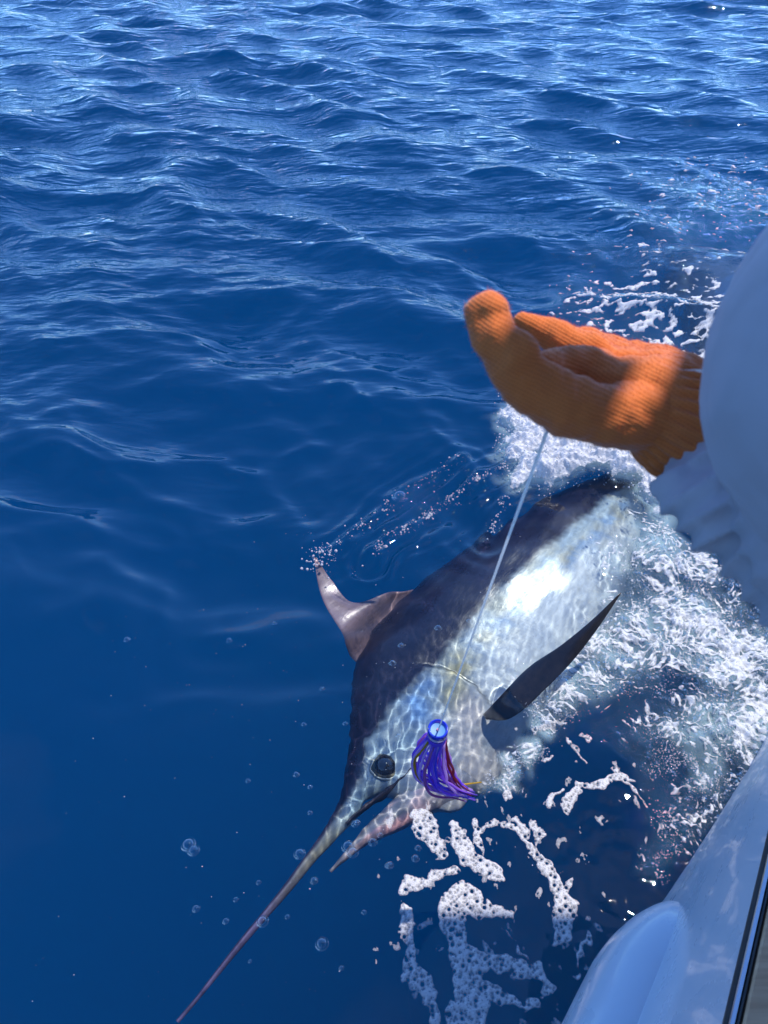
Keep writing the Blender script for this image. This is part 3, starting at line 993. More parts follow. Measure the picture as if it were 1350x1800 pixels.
def turb_mask(X, Y):
    t = region(X, Y, TURB, 0.5); w = region(X, Y, WHITE, 0.6)
    wx = X+0.05*noise(X*7, Y*7, 111); wy = Y+0.05*noise(X*7, Y*7, 113)
    n = 0.30*ridged(wx*9, wy*9, 3, 112)+0.30*ridged(wx*34, wy*34, 2, 118)+0.45*fbm(wx*62, wy*62, 2, 115)+0.35*fbm(X*5, Y*5, 2, 119)
    thr = 0.66-0.24*w-0.23*t
    m = (n-thr)*0.010
    return np.where(t > 0.05, m, -0.02)


fo2 = foam_mat('froth', (0.76, 0.77, 0.78), 150, 0.3, 0.45, 0.25, 0.8, 140)
foam_sheet('foam', 0.30, 1.75, 0.90, 2.75, 0.0036, turb_mask, lambda x, y, m: 0.003+np.minimum(m, 0.008)*1.0+0.005*noise(x*50, y*50, 117)+0.002*noise(x*110, y*110, 118), fo2, 'churned white froth between the fish and the boat hull', cov=0.0018)


def splash_mask(X, Y):
    t = region(X, Y, SPLASH, 0.55)
    n = fbm(X*10, Y*10, 5, 121, 0.62)
    return (t-0.42+0.65*n)*0.03


def splash_lift(x, y, m):
    t = region(x, y, SPLASH, 0.8)
    l = 0.5+0.5*fbm(x*6, y*6, 3, 125)
    return 0.004+0.10*t*l+0.035*t*ridged(x*14, y*14, 3, 131)+0.012*noise(x*48, y*48, 135)+0.006*noise(x*95, y*95, 136)


fo3 = foam_mat('splash_foam', (0.76, 0.76, 0.79), 120, 0.35, 0.3, 0.3, 0.75, 100)
foam_sheet('splash', 0.35, 1.95, 2.15, 3.85, 0.0050, splash_mask, splash_lift, fo3, 'white splash thrown up at the tail of the fish', cov=0.010)


def wake_mask(X, Y):
    t = region(X, Y, WAKE, 0.7)
    n = fbm(X*8+0.4*noise(X*3, Y*3, 141), Y*17, 5, 142, 0.70)
    near = region(X, Y, WAKE[:3]+WAKE[-1:], 0.6)
    return np.where(t > 0.05, (n-0.44+0.17*t+0.21*near)*0.05, -0.02)


foam_sheet('foam', 0.8, 5.2, 3.2, 8.4, 0.010, wake_mask, lambda x, y, m: 0.005+np.minimum(m, 0.01)+0.006*noise(x*20, y*20, 147), fo2, 'scattered white foam flecks in the wake behind the fish')

# droplets: one mesh of tiny beads
def ico():
    p = (1+5**0.5)/2
    v = np.array([(-1, p, 0), (1, p, 0), (-1, -p, 0), (1, -p, 0), (0, -1, p), (0, 1, p), (0, -1, -p), (0, 1, -p), (p, 0, -1), (p, 0, 1), (-p, 0, -1), (-p, 0, 1)], float)
    v /= np.linalg.norm(v[0])
    f = np.array([(0, 11, 5), (0, 5, 1), (0, 1, 7), (0, 7, 10), (0, 10, 11), (1, 5, 9), (5, 11, 4), (11, 10, 2), (10, 7, 6), (7, 1, 8), (3, 9, 4), (3, 4, 2), (3, 2, 6), (3, 6, 8), (3, 8, 9), (4, 9, 5), (2, 4, 11), (6, 2, 10), (8, 6, 7), (9, 8, 1)])
    return v, f


def beads(name, pts, rad, mat, label, cat):
    v, f = ico()
    V_ = (pts[:, None, :]+v[None]*rad[:, None, None]).reshape(-1, 3)
    F_ = (f[None]+(np.arange(len(pts))*12)[:, None, None]).reshape(-1, 3)
    return tag(mesh_obj(name, V_, F_, mat), label, cat, None, 'stuff')


drop = M('droplets')
dg = drop.n('ShaderNodeBsdfGlass', IOR=1.333, Roughness=0.02)
dd_ = drop.n('ShaderNodeBsdfDiffuse'); dd_.inputs['Color'].default_value = (0.85, 0.86, 0.88, 1)
dx_ = drop.n('ShaderNodeMixShader'); dx_.inputs[0].default_value = 0.45
drop.l(dg.outputs[0], dx_.inputs[1]); drop.l(dd_.outputs[0], dx_.inputs[2]); drop.surf(dx_.outputs[0])
g = np.random.default_rng(3)
P = []; Rr = []
for u, v, r in SPLASH:
    c = at(u, v)
    n = 260
    a = g.uniform(0, 2*np.pi, n); q = r*1.15*np.sqrt(g.random(n))
    P.append(np.stack([c[0]+q*np.cos(a), c[1]+q*np.sin(a), 0.03+0.17*g.random(n)**1.6], 1)); Rr.append(0.0012+0.0045*g.random(n)**3)
beads('spray', np.vstack(P), np.concatenate(Rr), drop.m, 'fine spray of droplets above the splash at the fish tail', 'spray')
P = []; Rr = []
for stx, n, w in ((STREAK1, 170, .03), (STREAK2, 420, .018), (STREAK3, 90, .016)):
    stx = np.array(stx); L = np.r_[0, np.cumsum(np.linalg.norm(np.diff(stx, axis=0), axis=1))]
    q = g.random(n)*L[-1]; q = q+0.03*np.sin(q*40)
    x = np.interp(q, L, stx[:, 0])+g.normal(0, w, n)*(0.4+g.random(n)); y = np.interp(q, L, stx[:, 1])+g.normal(0, w, n)*(0.4+g.random(n))
    a, b, z = sea(x, y); P.append(np.stack([a, b, z+0.002], 1)); Rr.append(0.0010+0.0046*g.random(n)**3)
n = 110
x = TIP[0]+g.normal(0, 0.035, n); y = TIP[1]+0.06+g.normal(0, 0.035, n); a, b, z = sea(x, y)
P.append(np.stack([a, b, z+0.004+0.05*g.random(n)**2], 1)); Rr.append(0.0015+0.006*g.random(n)**3)
n = 260
x = g.uniform(-1.0, 0.6, n); y = g.uniform(0.6, 2.6, n); a, b, z = sea(x, y)
P.append(np.stack([a, b, z+0.0005], 1)); Rr.append(0.0006+0.0016*g.random(n)**2)
beads('bubble_streak', np.vstack(P), np.concatenate(Rr), drop.m, 'lines of small bright bubbles trailing from the raised dorsal fin', 'bubbles')

P = []; Rr = []
for u, v, r in TURB+WHITE:
    c = at(u, v); n = int(4200*r)
    a = g.uniform(0, 2*np.pi, n); qq = r*1.1*np.sqrt(g.random(n))
    x = c[0]+qq*np.cos(a); y = c[1]+qq*np.sin(a)
    k = (fbm(x*9, y*9, 3, 301) > -0.05) & (fish_line(x, y)[0] > 0.30)
    x, y = x[k], y[k]
    a, b, z = sea(x, y)
    P.append(np.stack([a, b, z+0.002+0.012*g.random(len(x))**2], 1)); Rr.append(0.0006+0.0022*g.random(len(x))**2.5)
beads('froth_beads', np.vstack(P), np.concatenate(Rr), drop.m, 'glinting beads of froth over the churned water beside the hull', 'froth')

# single clear bubbles afloat
bub = M('bubble_film')
lw = bub.n('ShaderNodeLayerWeight', Blend=0.35)
tr = bub.n('ShaderNodeBsdfTransparent'); gg = bub.n('ShaderNodeBsdfGlossy', Roughness=0.03)
bx = bub.n('ShaderNodeMixShader'); bub.l(bub.math('ADD', bub.math('MULTIPLY', lw.outputs['Facing'], 0.65), 0.06), bx.inputs[0])
bub.l(tr.outputs[0], bx.inputs[1]); bub.l(gg.outputs[0], bx.inputs[2]); bub.surf(bx.outputs[0])
bv = []; bf = []
for i in range(9):
    p = math.pi/2*i/8
    for j in range(20):
        a = 2*math.pi*j/20
        bv.append((math.cos(p)*math.cos(a)*1.0 if i else 1.22*math.cos(a), math.cos(p)*math.sin(a) if i else 1.22*math.sin(a), math.sin(p)*0.85 if i else -0.06))
for i in range(8):
    for j in range(20): bf.append((i*20+j, i*20+(j+1) % 20, (i+1)*20+(j+1) % 20, (i+1)*20+j))
bub_me = None
BUB = [(332, 1487, 11), (341, 1497, 9), (345, 1598, 6), (397, 1620, 5), (566, 1660, 10), (527, 1503, 9), (612, 1490, 10), (620, 1500, 9), (462, 1621, 9), (552, 1550, 6), (505, 1613, 4), (521, 1363, 5),
       (534, 1273, 4), (607, 1275, 4), (400, 1113, 5), (224, 1127, 5), (480, 1080, 4), (545, 1430, 4), (770, 1110, 6), (690, 1165, 6), (705, 1135, 5), (703, 872, 12), (600, 1702, 4), (415, 1583, 4),
       (624, 1450, 6), (655, 1482, 7), (628, 1448, 5), (545, 1385, 4), (436, 1373, 4), (685, 1522, 6), (735, 1492, 5), (682, 1523, 5), (640, 1605, 4), (455, 1553, 4), (730, 1510, 6), (668, 1470, 5), (700, 1300, 4), (823, 1100, 4), (566, 1205, 4), (440, 1690, 3)]
for u, v, r in BUB:
    c = at(u, v); d = np.linalg.norm(c-cC)*abs(float(np.dot((c-cC)/np.linalg.norm(c-cC), cF)))
    a, b, z = sea(np.array([c[0]]), np.array([c[1]]))
    if bub_me is None:
        o = mesh_obj('bubble', bv, bf, bub.m); bub_me = o.data
    else:
        o = link(bpy.data.objects.new('bubble', bub_me))
    o.location = (c[0], c[1], float(z[0])+0.0008); o.scale = (r*d/FPX,)*3
    o.rotation_euler.z = u
    if v < 900: lb, gr = 'clear bubble riding on the ripples behind the raised dorsal fin', 'bubble by the dorsal fin'
    elif u > 560 and v < 1230: lb, gr = 'tiny clear bubble floating over the dark back of the marlin', 'bubbles over the back'
    elif 430 <= u <= 640 and 1440 < v < 1630: lb, gr = 'clear bubble floating beside the bill of the marlin', 'bubbles beside the bill'
    elif u > 640: lb, gr = 'small clear bubble floating near the lower jaw and the foam', 'bubbles near the jaw'
    elif u in (332, 341): lb, gr = 'larger clear bubble joined to another on open dark blue water', 'pair of joined bubbles'
    elif r >= 6: lb, gr = 'larger single clear bubble on open dark blue water', 'larger single bubbles'
    else: lb, gr = 'very small clear bubble alone on open dark blue water', 'very small bubbles on open water'
    tag(o, lb, 'bubble', gr)

# ------------------------------------------------------------------ organic shapes
def capsules(parts, seg=18, cap=6):
    """list of (p, r, q, s): tapered rounded limbs"""
    V_ = []; F_ = []
    for p, r, q, s in parts:
        p = np.array(p, float); q = np.array(q, float)
        ax = q-p; L = np.linalg.norm(ax)
        ax = ax/L if L > 1e-9 else np.array([0, 0, 1.0])
        e1 = np.cross(ax, [0, 0, 1.0] if abs(ax[2]) < 0.9 else [1.0, 0, 0]); e1 /= np.linalg.norm(e1); e2 = np.cross(ax, e1)
        rings = [(p-ax*r*math.cos(t), r*math.sin(t)) for t in np.linspace(0.12, math.pi/2, cap)]+[(q+ax*s*math.sin(t), s*math.cos(t)) for t in np.linspace(0, math.pi/2-0.12, cap)]
        o = len(V_)
        for c, rad in rings:
            for k in range(seg):
                a = 2*math.pi*k/seg; V_.append(c+rad*(math.cos(a)*e1+math.sin(a)*e2))
        n = len(rings)
        for i in range(n-1):
            for k in range(seg):
                F_.append((o+i*seg+k, o+i*seg+(k+1) % seg, o+(i+1)*seg+(k+1) % seg, o+(i+1)*seg+k))
        F_.append(tuple(o+k for k in range(seg))[::-1]); F_.append(tuple(o+(n-1)*seg+k for k in range(seg)))
    return V_, F_


def organic(name, parts, voxel, smooth, mat, parent=None, disp=None):
    V_, F_ = capsules(parts)
    o = mesh_obj('tmp', V_, F_, None)
    m = o.modifiers.new('r', 'REMESH'); m.mode = 'VOXEL'; m.voxel_size = voxel
    m = o.modifiers.new('s', 'SMOOTH'); m.factor = 0.5; m.iterations = smooth
    dg_ = bpy.context.evaluated_depsgraph_get()
    me = bpy.data.meshes.new_from_object(o.evaluated_get(dg_))
    bpy.data.objects.remove(o)
    me.name = name
    n = len(me.vertices)
    if disp is not None:
        c = np.zeros(n*3, np.float32); me.vertices.foreach_get('co', c); c = c.reshape(-1, 3).astype(float)
        nm = np.zeros(n*3, np.float32); me.vertex_normals.foreach_get('vector', nm); nm = nm.reshape(-1, 3)
        c = c+nm*disp(c)[:, None]
        me.vertices.foreach_set('co', c.astype(np.float32).ravel()); me.update()
    me.polygons.foreach_set('use_smooth', np.ones(len(me.polygons), dtype=bool))
    me.materials.clear(); me.materials.append(mat)
    return link(bpy.data.objects.new(name, me), parent)


def chain(pts):                          # [(point, radius), ...]
    return [(a[0], a[1], b[0], b[1]) for a, b in zip(pts[:-1], pts[1:])]


def q(u, v, t, r): return (at_d(u, v, t), r)


# ------------------------------------------------------------------ angler
skin = M('skin')
skin.principled(Base_Color=skin.ramp(skin.noise(40, 4, 0.6, skin.coord()), [(0.3, (0.48, 0.27, 0.18)), (0.8, (0.58, 0.35, 0.25))]), Roughness=0.5, Subsurface_Weight=0.1, Subsurface_Radius=(0.01, 0.004, 0.002))
sh = M('shirt_cloth')
shc = sh.coord()
shn = sh.noise(420, 2, 0.5, shc); shb = sh.noise(14, 4, 0.55, shc)
sh.principled(Base_Color=sh.mixc(shb, (0.43, 0.385, 0.40), (0.48, 0.43, 0.44)), Roughness=0.85, Sheen_Weight=0.15, Normal=sh.bump(shn, 0.15, 0.001))

WR = at_d(1205, 738, 0.63); EL = at_d(1530, 1050, 0.53)
SHO = np.array([0.333, 0.372, 1.982])
NECK = np.array([0.64, 0.27, 2.10]); HEAD = np.array([0.67, 0.33, 2.27])
RS = np.array([0.92, 0.14, 1.97]); REL = np.array([1.02, 0.20, 1.68]); RWR = np.array([0.86, 0.40, 1.58])
HIP = np.array([0.76, 0.02, 1.36])
LF = np.array([0.80, -0.05, 0.53]); RF = np.array([1.08, -0.20, 0.53])
LK = np.array([0.74, 0.10, 0.95]); RK = np.array([1.02, 0.02, 0.95])
fdir = np.array([-0.35, 0.90, -0.25]); fdir /= np.linalg.norm(fdir)    # where the face looks
fside = np.cross(fdir, [0, 0, 1.0]); fside /= np.linalg.norm(fside); fup = np.cross(fside, fdir)


def hp(a, b, c): return HEAD+fside*a+fdir*b+fup*c


hd = []
hd += [(hp(0, -0.02, 0.02), .085, hp(0, 0.03, 0.01), .082), (hp(0, 0.045, -0.05), .055, hp(0, 0.06, -0.085), .038), (hp(0, 0.05, 0.03), .06, hp(0, 0.06, 0.0), .055)]
hd += [(hp(0, 0.112, 0.012), .008, hp(0, 0.128, -0.024), .013)]
for k in (-1, 1):
    hd += [(hp(k*0.082, 0.0, -0.01), .014, hp(k*0.088, -0.01, 0.025), .018), (hp(k*0.034, 0.098, 0.018), .013, hp(k*0.036, 0.098, 0.018), .013)]
hd += [(hp(-0.02, 0.093, -0.058), .010, hp(0.02, 0.093, -0.058), .010)]
hd += [(HEAD-fup*0.08-fdir*0.01, .058, NECK, .064)]
rw = (RWR-REL)/np.linalg.norm(RWR-REL)
rx = np.cross(rw, [0, 0, 1.0]); rx /= np.linalg.norm(rx)
hand_r = [(RWR, .028, RWR+rw*0.06, .034), (RWR+rw*0.05-rx*0.02, .02, RWR+rw*0.085-rx*0.025, .018), (RWR+rw*0.05+rx*0.02, .02, RWR+rw*0.085+rx*0.02, .018)]
for k, L in enumerate((0.075, 0.085, 0.08, 0.06)):
    b0 = RWR+rw*0.085+rx*(0.03-0.02*k); b1 = b0+rw*L*0.5+np.array([0, 0, -0.01]); b2 = b1+rw*L*0.3+np.array([0, 0, -0.03])
    hand_r += chain([(b0, .0105), (b1, .0095), (b2, .008)])
b0 = RWR+rw*0.03+rx*0.03; b1 = b0+rw*0.035+rx*0.03; b2 = b1+rw*0.03+rx*0.006
hand_r += chain([(b0, .014), (b1, .011), (b2, .009)])
bodyparts = hd + chain([(NECK, .064), (SHO*0.3+NECK*0.7-np.array([0, 0, .05]), .08), (SHO, .075)]) + chain([(SHO, .06), (EL, .042), (WR+(EL-WR)*0.05, .028)])
bodyparts += chain([(NECK-np.array([0, 0, .03]), .07), (RS, .07), (REL, .042), (RWR, .028)]) + hand_r
bodyparts += chain([(NECK-np.array([0, 0, .12]), .13), (HIP, .14)]) + chain([(HIP-np.array([.1, -.04, .03]), .10), (LK, .06), (LF, .042)]) + chain([(HIP+np.array([.12, -.06, -.03]), .10), (RK, .06), (RF, .042)])
person = organic('person', bodyparts, 0.0065, 5, skin.m)
tag(person, 'angler in pale blue grey shirt reaching out a hand in an orange knit glove', 'person')


def axis_par(c, a, b):
    d = b-a; t = ((c-a)@d)/(d@d)
    return t, np.linalg.norm(c-a-t[:, None]*d, axis=1)


def shirt_disp(c):
    t, r = axis_par(c, EL, WR)
    m = sstep(0.13, 0.08, r)*sstep(-0.15, 0.1, t)*sstep(1.08, 0.98, t)
    L = np.linalg.norm(WR-EL)
    wob = noise(c[:, 0]*16, c[:, 2]*16+c[:, 1]*9, 201)
    w = np.sin((t*L*2*np.pi/0.046)+1.1*wob+(c[:, 2]-EL[2])*34)
    w = 1-2*np.abs(w)**0.8
    d = m*0.0042*w*(0.65+0.5*np.clip(0.5+noise(c[:, 0]*9, c[:, 1]*9, 202), 0, 1))
    d += (1-m)*(0.006*noise(c[:, 0]*7+c[:, 2]*3, c[:, 1]*7-c[:, 2]*5, 203)-0.006*np.clip(ridged(c[:, 0]*6+c[:, 1]*6, c[:, 2]*5-c[:, 0]*3, 2, 204)-0.45, 0, 1))
    return d


cuff0 = at_d(1196, 800, 0.612)
shirt_parts = chain([(NECK-np.array([0, 0, .02]), .078), (SHO*0.25+NECK*0.75-np.array([0, 0, .07]), .10), (SHO*0.7+NECK*0.3-np.array([0, 0, .04]), .125), (SHO, .142)])
shirt_parts += chain([(SHO, .142), (SHO*0.45+EL*0.55, .105), (EL, .074)])
shirt_parts += chain([(EL, .070), (EL*0.5+WR*0.5+np.array([0, -.005, -.010]), .054), (at_d(1256, 812, 0.615), .042)])
shirt_parts += chain([q(1168, 868, .600, .012), q(1200, 868, .595, .022), q(1262, 890, .580, .040)])
shirt_parts += chain([q(1222, 780, .615, .020), q(1192, 846, .605, .017)])
shirt_parts += chain([(NECK-np.array([0, 0, .03]), .08), (RS, .09), (REL, .062), (RWR-rw*0.03, .042)])
shirt_parts += chain([(NECK-np.array([0, 0, .14]), .165), (HIP+np.array([0, 0, .10]), .165), (HIP-np.array([0, 0, .02]), .17)]) + [(RS*0.6+NECK*0.4-np.array([0, 0, .12]), .13, HIP+np.array([.08, -.03, .05]), .13), (SHO*0.45+NECK*0.55-np.array([0, 0, .14]), .12, HIP+np.array([-.08, .03, .05]), .13)]
shirt = organic('shirt', shirt_parts, 0.0036, 4, sh.m, person, shirt_disp)
trm = M('trouser_cloth'); trm.principled(Base_Color=trm.mixc(trm.noise(30, 3, 0.5, trm.coord()), (0.05, 0.06, 0.08), (0.07, 0.08, 0.10)), Roughness=0.9)
organic('trousers', chain([(HIP, .155), (HIP-np.array([0, 0, .12]), .15)])+chain([(HIP-np.array([.1, -.04, .05]), .115), (LK, .082), (LF+np.array([0, 0, .05]), .065)])+chain([(HIP+np.array([.12, -.06, -.05]), .115), (RK, .082), (RF+np.array([0, 0, .05]), .065)]), 0.012, 4, trm.m, person)
for ft in (LF, RF):
    organic('boot', [(ft+np.array([0, 0, .02]), .05, ft+np.array([-.02, .05, -.012]), .046), (ft+np.array([-.02, .05, -.02]), .042, ft+np.array([-.05, .15, -.026]), .036)], 0.010, 3, rubber, person)
capm = simple('cap_cloth', (0.05, 0.07, 0.12), 0.9)
organic('cap', [(hp(0, -0.02, 0.055), .086, hp(0, 0.02, 0.055), .084)]+[(hp(k, 0.09, 0.05), .010, hp(k*0.7, 0.17, 0.035), .008) for k in np.linspace(-0.06, 0.06, 9)], 0.006, 3, capm, person)

# knit glove
gm = M('orange_knit')
gc = gm.coord()
def gband(vec, period, wob):
    d = gm.n('ShaderNodeVectorMath', operation='DOT_PRODUCT'); gm.l(gc, d.inputs[0]); d.inputs[1].default_value = vec
    ph = gm.math('ADD', gm.math('MULTIPLY', d.outputs['Value'], 2*math.pi/period), gm.math('MULTIPLY', gm.noise(45, 2, 0.5, gc), wob))
    return gm.math('MULTIPLY_ADD', gm.math('SINE', ph), 0.5, 0.5)
gwA = gband((0.42, 0.25, 0.87), 0.0030, 9.0); gwB = gband((-0.87, 0.1, 0.46), 0.0026, 9.0)
gh = gm.math('ADD', gwA, gm.math('ADD', gm.math('MULTIPLY', gwB, 0.5), gm.math('MULTIPLY', gm.noise(700, 3, 0.7, gc), 0.8)))
gcol = gm.mixc(gm.ramp(gh, [(0.5, 0.0), (1.6, 1.0)]), (0.54, 0.128, 0.034), (0.68, 0.178, 0.045))
gcol = gm.mixc(gm.ramp(gm.noise(26, 4, 0.6, gc), [(0.55, 0.0), (0.75, 0.35)]), gcol, (0.40, 0.14, 0.06))
gm.principled(Base_Color=gcol, Roughness=0.95, Sheen_Weight=0.35, Sheen_Roughness=0.4, Specular_IOR_Level=0.15, Normal=gm.bump(gh, 0.35, 0.0010))
CU0 = at_d(1110, 712, 0.632); CU1 = at_d(1215, 752, 0.632)
gl_parts = chain([q(1150, 712, .640, .043), q(1190, 738, .634, .047), q(1206, 748, .632, .049)])
gl_parts += chain([q(1150, 712, .640, .043), q(1085, 700, .650, .037), q(1030, 680, .655, .032)])
gl_parts += chain([q(1165, 685, .675, .036), q(1100, 660, .685, .026), q(1050, 648, .690, .024)])
gl_parts += chain([q(1130, 728, .622, .031), q(1078, 732, .612, .0262), q(1000, 716, .600, .0252), q(938, 682, .590, .0235)])
gl_parts += chain([q(938, 682, .590, .0235), q(900, 638, .583, .0200), q(870, 592, .582, .0188), q(852, 557, .585, .0170)])
gl_parts += chain([q(945, 655, .615, .017), q(985, 655, .64, .022), q(1045, 665, .660, .028)])
gl_parts += chain([q(852, 553, .584, .0172), q(856, 550, .583, .0172)])
gl_parts += chain([q(910, 622, .574, .0172), q(897, 612, .576, .0168)])
gl_parts += chain([q(986, 676, .585, .0110), q(1000, 690, .590, .0140)])
gl_parts += chain([q(830, 545, .592, .0075), q(855, 550, .586, .013)])
gl_parts += chain([q(1060, 640, .690, .022), q(985, 597, .705, .0175), q(918, 562, .705, .0095)])
gl_parts += chain([q(1085, 640, .705, .021), q(1025, 606, .735, .0175), q(975, 596, .72, .0135)])
gl_parts += chain([q(1115, 645, .720, .020), q(1065, 613, .750, .0165), q(1015, 612, .735, .013)])
gl_parts += chain([q(1160, 655, .715, .026), q(1115, 627, .740, .0165), q(1070, 628, .735, .0125)])
gl_parts += chain([q(1195, 668, .69, .026), q(1150, 660, .70, .030)])


def glove_disp(c):
    t, r = axis_par(c, CU0, CU1)
    d = CU1-CU0; d = d/np.linalg.norm(d)
    e1 = np.cross(d, [0, 0, 1.0]); e1 /= np.linalg.norm(e1); e2 = np.cross(d, e1)
    a = np.arctan2((c-CU0)@e2, (c-CU0)@e1)
    m = sstep(0.25, 0.6, t)
    z = m*0.0021*np.sin(a*26)
    z += (1-m)*(0.0022*noise(c[:, 0]*38, c[:, 1]*38+c[:, 2]*20, 211)+0.0012*noise(c[:, 0]*90, c[:, 2]*90, 212))
    # folds in the wool where the hand bends
    z += (1-m)*0.0008*np.sin((c@np.array([0.55, 0.35, -0.6]))*2*np.pi/0.017+3*noise(c[:, 0]*22, c[:, 2]*22, 213))*np.clip(noise(c[:, 0]*14, c[:, 1]*14, 214)+0.15, 0, 1)
    return z


glove = organic('glove', gl_parts, 0.0018, 3, gm.m, person, glove_disp)
tag(glove, 'orange knitted work glove with ribbed cuff')
# wool fuzz
gme = glove.data
nv_ = len(gme.vertices)
cc = np.zeros(nv_*3, np.float32); gme.vertices.foreach_get('co', cc); cc = cc.reshape(-1, 3)
nn = np.zeros(nv_*3, np.float32); gme.vertex_normals.foreach_get('vector', nn); nn = nn.reshape(-1, 3)
sel = g.choice(nv_, min(16000, nv_), replace=False)
p0 = cc[sel]; dirn = nn[sel]+g.normal(0, 0.55, (len(sel), 3)); dirn /= np.linalg.norm(dirn, axis=1)[:, None]
ln = (0.0012+0.0028*g.random(len(sel)))[:, None]
sd_ = np.cross(dirn, g.normal(0, 1, (len(sel), 3))); sd_ /= np.linalg.norm(sd_, axis=1)[:, None]
curl = g.normal(0, 0.4, (len(sel), 3))*ln
fz = np.stack([p0-sd_*0.00011, p0+sd_*0.00011, p0+dirn*ln*0.6+sd_*0.00009, p0+dirn*ln*0.6-sd_*0.00009, p0+dirn*ln+curl*0.4], 1).reshape(-1, 3)
b_ = (np.arange(len(sel))*5)[:, None]
tri = np.concatenate([b_+np.array([[0, 1, 2]]), b_+np.array([[0, 2, 3]]), b_+np.array([[3, 2, 4]])])
fuzz = mesh_obj('wool_fuzz', fz, tri, gm.m, glove); fuzz['kind'] = 'stuff'

# ------------------------------------------------------------------ leader line and lure
def tube(pts, rad, seg=8, sub=1):
    P_ = np.array(pts, float)
    if sub > 1:
        d = np.r_[0, np.cumsum(np.linalg.norm(np.diff(P_, axis=0), axis=1))]
        t = np.linspace(0, d[-1], (len(P_)-1)*sub+1)
        P_ = np.stack([interp(list(zip(d, P_[:, k])), t) for k in range(3)], 1)
    n = len(P_)
    rad = np.interp(np.linspace(0, 1, n), np.linspace(0, 1, len(rad)), rad) if np.ndim(rad) else np.full(n, rad)
    T_ = np.gradient(P_, axis=0); T_ /= np.linalg.norm(T_, axis=1)[:, None]
    e = np.cross(T_[0], [0.3, 0.1, 0.9]); e /= np.linalg.norm(e)
    V_ = []; F_ = []
    for i in range(n):
        e = e-T_[i]*(e@T_[i]); e /= np.linalg.norm(e); b = np.cross(T_[i], e)
        for k in range(seg):
            a = 2*math.pi*k/seg; V_.append(P_[i]+rad[i]*(math.cos(a)*e+math.sin(a)*b))
    for i in range(n-1):
        for k in range(seg): F_.append((i*seg+k, i*seg+(k+1) % seg, (i+1)*seg+(k+1) % seg, (i+1)*seg+k))
    F_.append(tuple(range(seg))[::-1]); F_.append(tuple(range((n-1)*seg, n*seg)))
    return V_, F_


LP = at(770, 1281, 0.72)                 # face of the lure head
lm = M('nylon_leader')
lmp = lm.principled(Base_Color=(0.85, 0.86, 0.84), Roughness=0.3)
lmt = lm.n('ShaderNodeBsdfTranslucent'); lmt.inputs['Color'].default_value = (1.0, 0.97, 0.92, 1)
lmx = lm.n('ShaderNodeMixShader'); lmx.inputs[0].default_value = 0.75
lm.l(lmp.outputs[0], lmx.inputs[1]); lm.l(lmt.outputs[0], lmx.inputs[2]); lm.surf(lmx.outputs[0])
pth = [LP+np.array([0.0, 0, -0.01]), at_d(960, 762, 0.668), at_d(985, 715, 0.655), at_d(1040, 672, 0.655), at_d(1095, 659, 0.640), at_d(1150, 655, 0.622), at_d(1212, 653, 0.605), at_d(1330, 650, 0.59)]
v, f = tube(pth, 0.0017)
tag(mesh_obj('leader_line', v, f, lm.m), 'thick clear white fishing leader running from orange glove down to lure', 'fishing line')

lure = empty('fishing_lure', tuple(LP))
tag(lure, 'blue and purple skirted trolling lure hanging on the leader above the fish', 'lure')
up = at_d(960, 762, 0.668)-LP; up /= np.linalg.norm(up)
lt = (np.array([0, 0, 1.0])*0.6+up*0.4); lt /= np.linalg.norm(lt)
lx = np.cross(lt, [0, 1.0, 0]); lx /= np.linalg.norm(lx); ly = np.cross(lt, lx)


def lathe(prof, seg=28):
    v = []; f = []
    for z, r in prof:
        for k in range(seg):
            a = 2*math.pi*k/seg; v.append(lx*(r*math.cos(a))+ly*(r*math.sin(a))+lt*z)
    for i in range(len(prof)-1):
        for k in range(seg): f.append((i*seg+k, i*seg+(k+1) % seg, (i+1)*seg+(k+1) % seg, (i+1)*seg+k))
    return v, f


resin = simple('blue_resin', (0.015, 0.03, 0.55), 0.08, Coat_Weight=1.0)
face = simple('pale_blue_resin', (0.07, 0.24, 0.50), 0.5)
v, f = lathe([(-0.006, 0.0165), (0.002, 0.0195), (0.004, 0.0215), (0.0, 0.0235), (-0.008, 0.0235), (-0.045, 0.019), (-0.060, 0.013), (-0.062, 0.001)])
lh = mesh_obj('lure_head', v, f, resin, lure)
v, f = lathe([(-0.0052, 0.0172), (-0.0066, 0.010), (-0.0068, 0.0005)]); mesh_obj('face_disc', v, f, face, lh)
v, f = lathe([(-0.0064, 0.0036), (-0.0035, 0.0032), (-0.003, 0.0005)], 14); mesh_obj('line_tube', v, f, simple('pink_tube', (0.75, 0.25, 0.25), 0.3), lh)
pearl = simple('pearl_shell', (0.75, 0.62, 0.70), 0.15, 0.3)
v, f = lathe([(-0.012, 0.0238), (-0.020, 0.0236), (-0.027, 0.0226)]); mesh_obj('pearl_band', v, f, pearl, lh)
collar_v, collar_f = lathe([(-0.034, 0.0215), (-0.040, 0.0235), (-0.060, 0.021), (-0.07, 0.0165)])
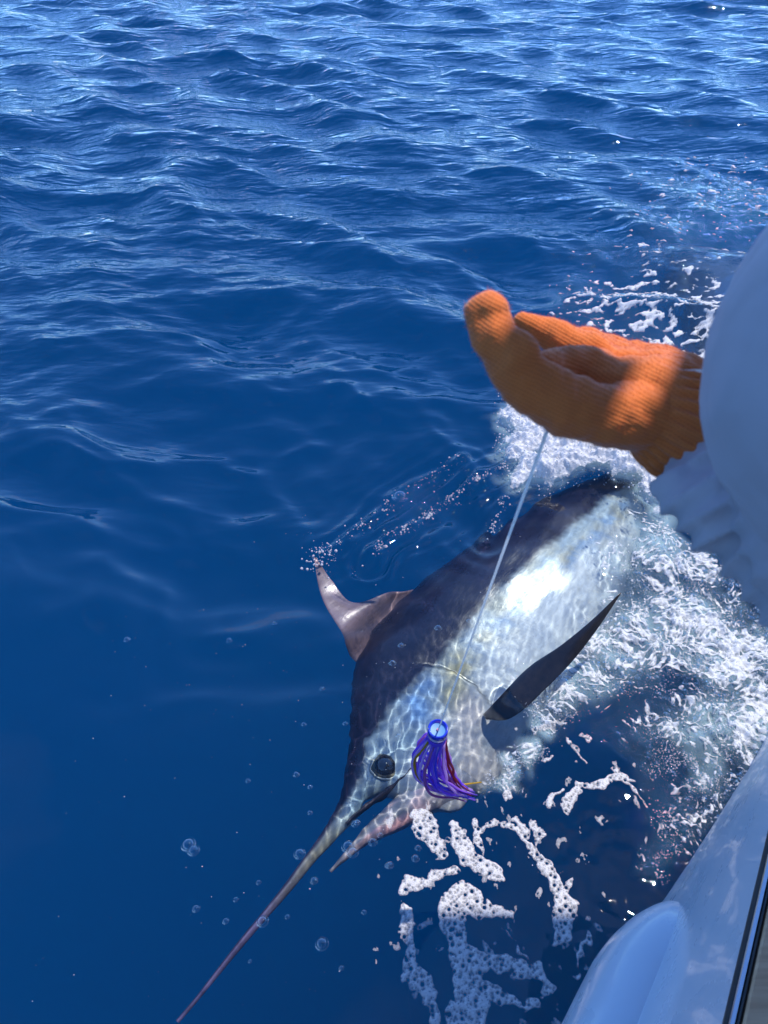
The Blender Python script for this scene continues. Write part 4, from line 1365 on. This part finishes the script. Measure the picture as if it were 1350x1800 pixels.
def vinyl(name, c, trn=0.15):
    m = M(name); p = m.principled(Base_Color=c, Roughness=0.25, Coat_Weight=0.3)
    t = m.n('ShaderNodeBsdfTranslucent'); t.inputs['Color'].default_value = (*c, 1)
    x = m.n('ShaderNodeMixShader'); x.inputs[0].default_value = 0.65
    m.l(p.outputs[0], x.inputs[1]); m.l(t.outputs[0], x.inputs[2]); m.surf(x.outputs[0]); return m.m
viol = [vinyl('violet_vinyl', (0.42, 0.20, 0.93)), vinyl('purple_vinyl', (0.56, 0.28, 0.92)), vinyl('blue_vinyl', (0.24, 0.20, 0.95)), vinyl('lilac_vinyl', (0.80, 0.58, 0.92)), vinyl('red_vinyl', (0.45, 0.10, 0.12)), vinyl('yellow_vinyl', (0.75, 0.52, 0.04)), vinyl('pink_vinyl', (0.65, 0.22, 0.50))]
skirt = mesh_obj('skirt', collar_v, collar_f, viol[0], lure)
gs = np.random.default_rng(17)
NSK = 32
for i in range(NSK):
    a = 2*math.pi*i/NSK+gs.normal(0, 0.05)
    out = lx*math.cos(a)+ly*math.sin(a)
    L = 0.285+gs.normal(0, 0.018)
    sway = np.array([0.098, -0.008, 0])*(1+gs.normal(0, 0.16)); bulge = 0.016+0.014*gs.random()+0.010*max(0, -out[0])
    pts = []
    for t in np.linspace(0, 1, 9):
        rad = 0.0205*(1-0.75*t)+bulge*math.sin(math.pi*min(t*1.1, 1))
        side = -0.018*math.sin(math.pi*t)
        pts.append(lt*(-0.05)+out*rad+np.array([side, 0, -L*(t-0.12*t**4)])+sway*t**2.2+gs.normal(0, 0.0016, 3))
    side_red = math.cos(a-0.3)
    mat = viol[4] if (out[0] > 0.75 and i % 3 == 0) else viol[(0, 3, 2, 1, 3, 1, 6, 0)[i % 8]]
    if i in (2, 39): mat = viol[5]; pts[-1] = pts[-1]+np.array([0.03, 0.03, 0.02]); pts[-2] = pts[-2]+np.array([0.012, 0.015, 0.008])
    v, f = tube(pts, [0.0028, 0.0036, 0.0036, 0.0030, 0.0016], 6, 3)
    mesh_obj('strand', v, f, mat, skirt)
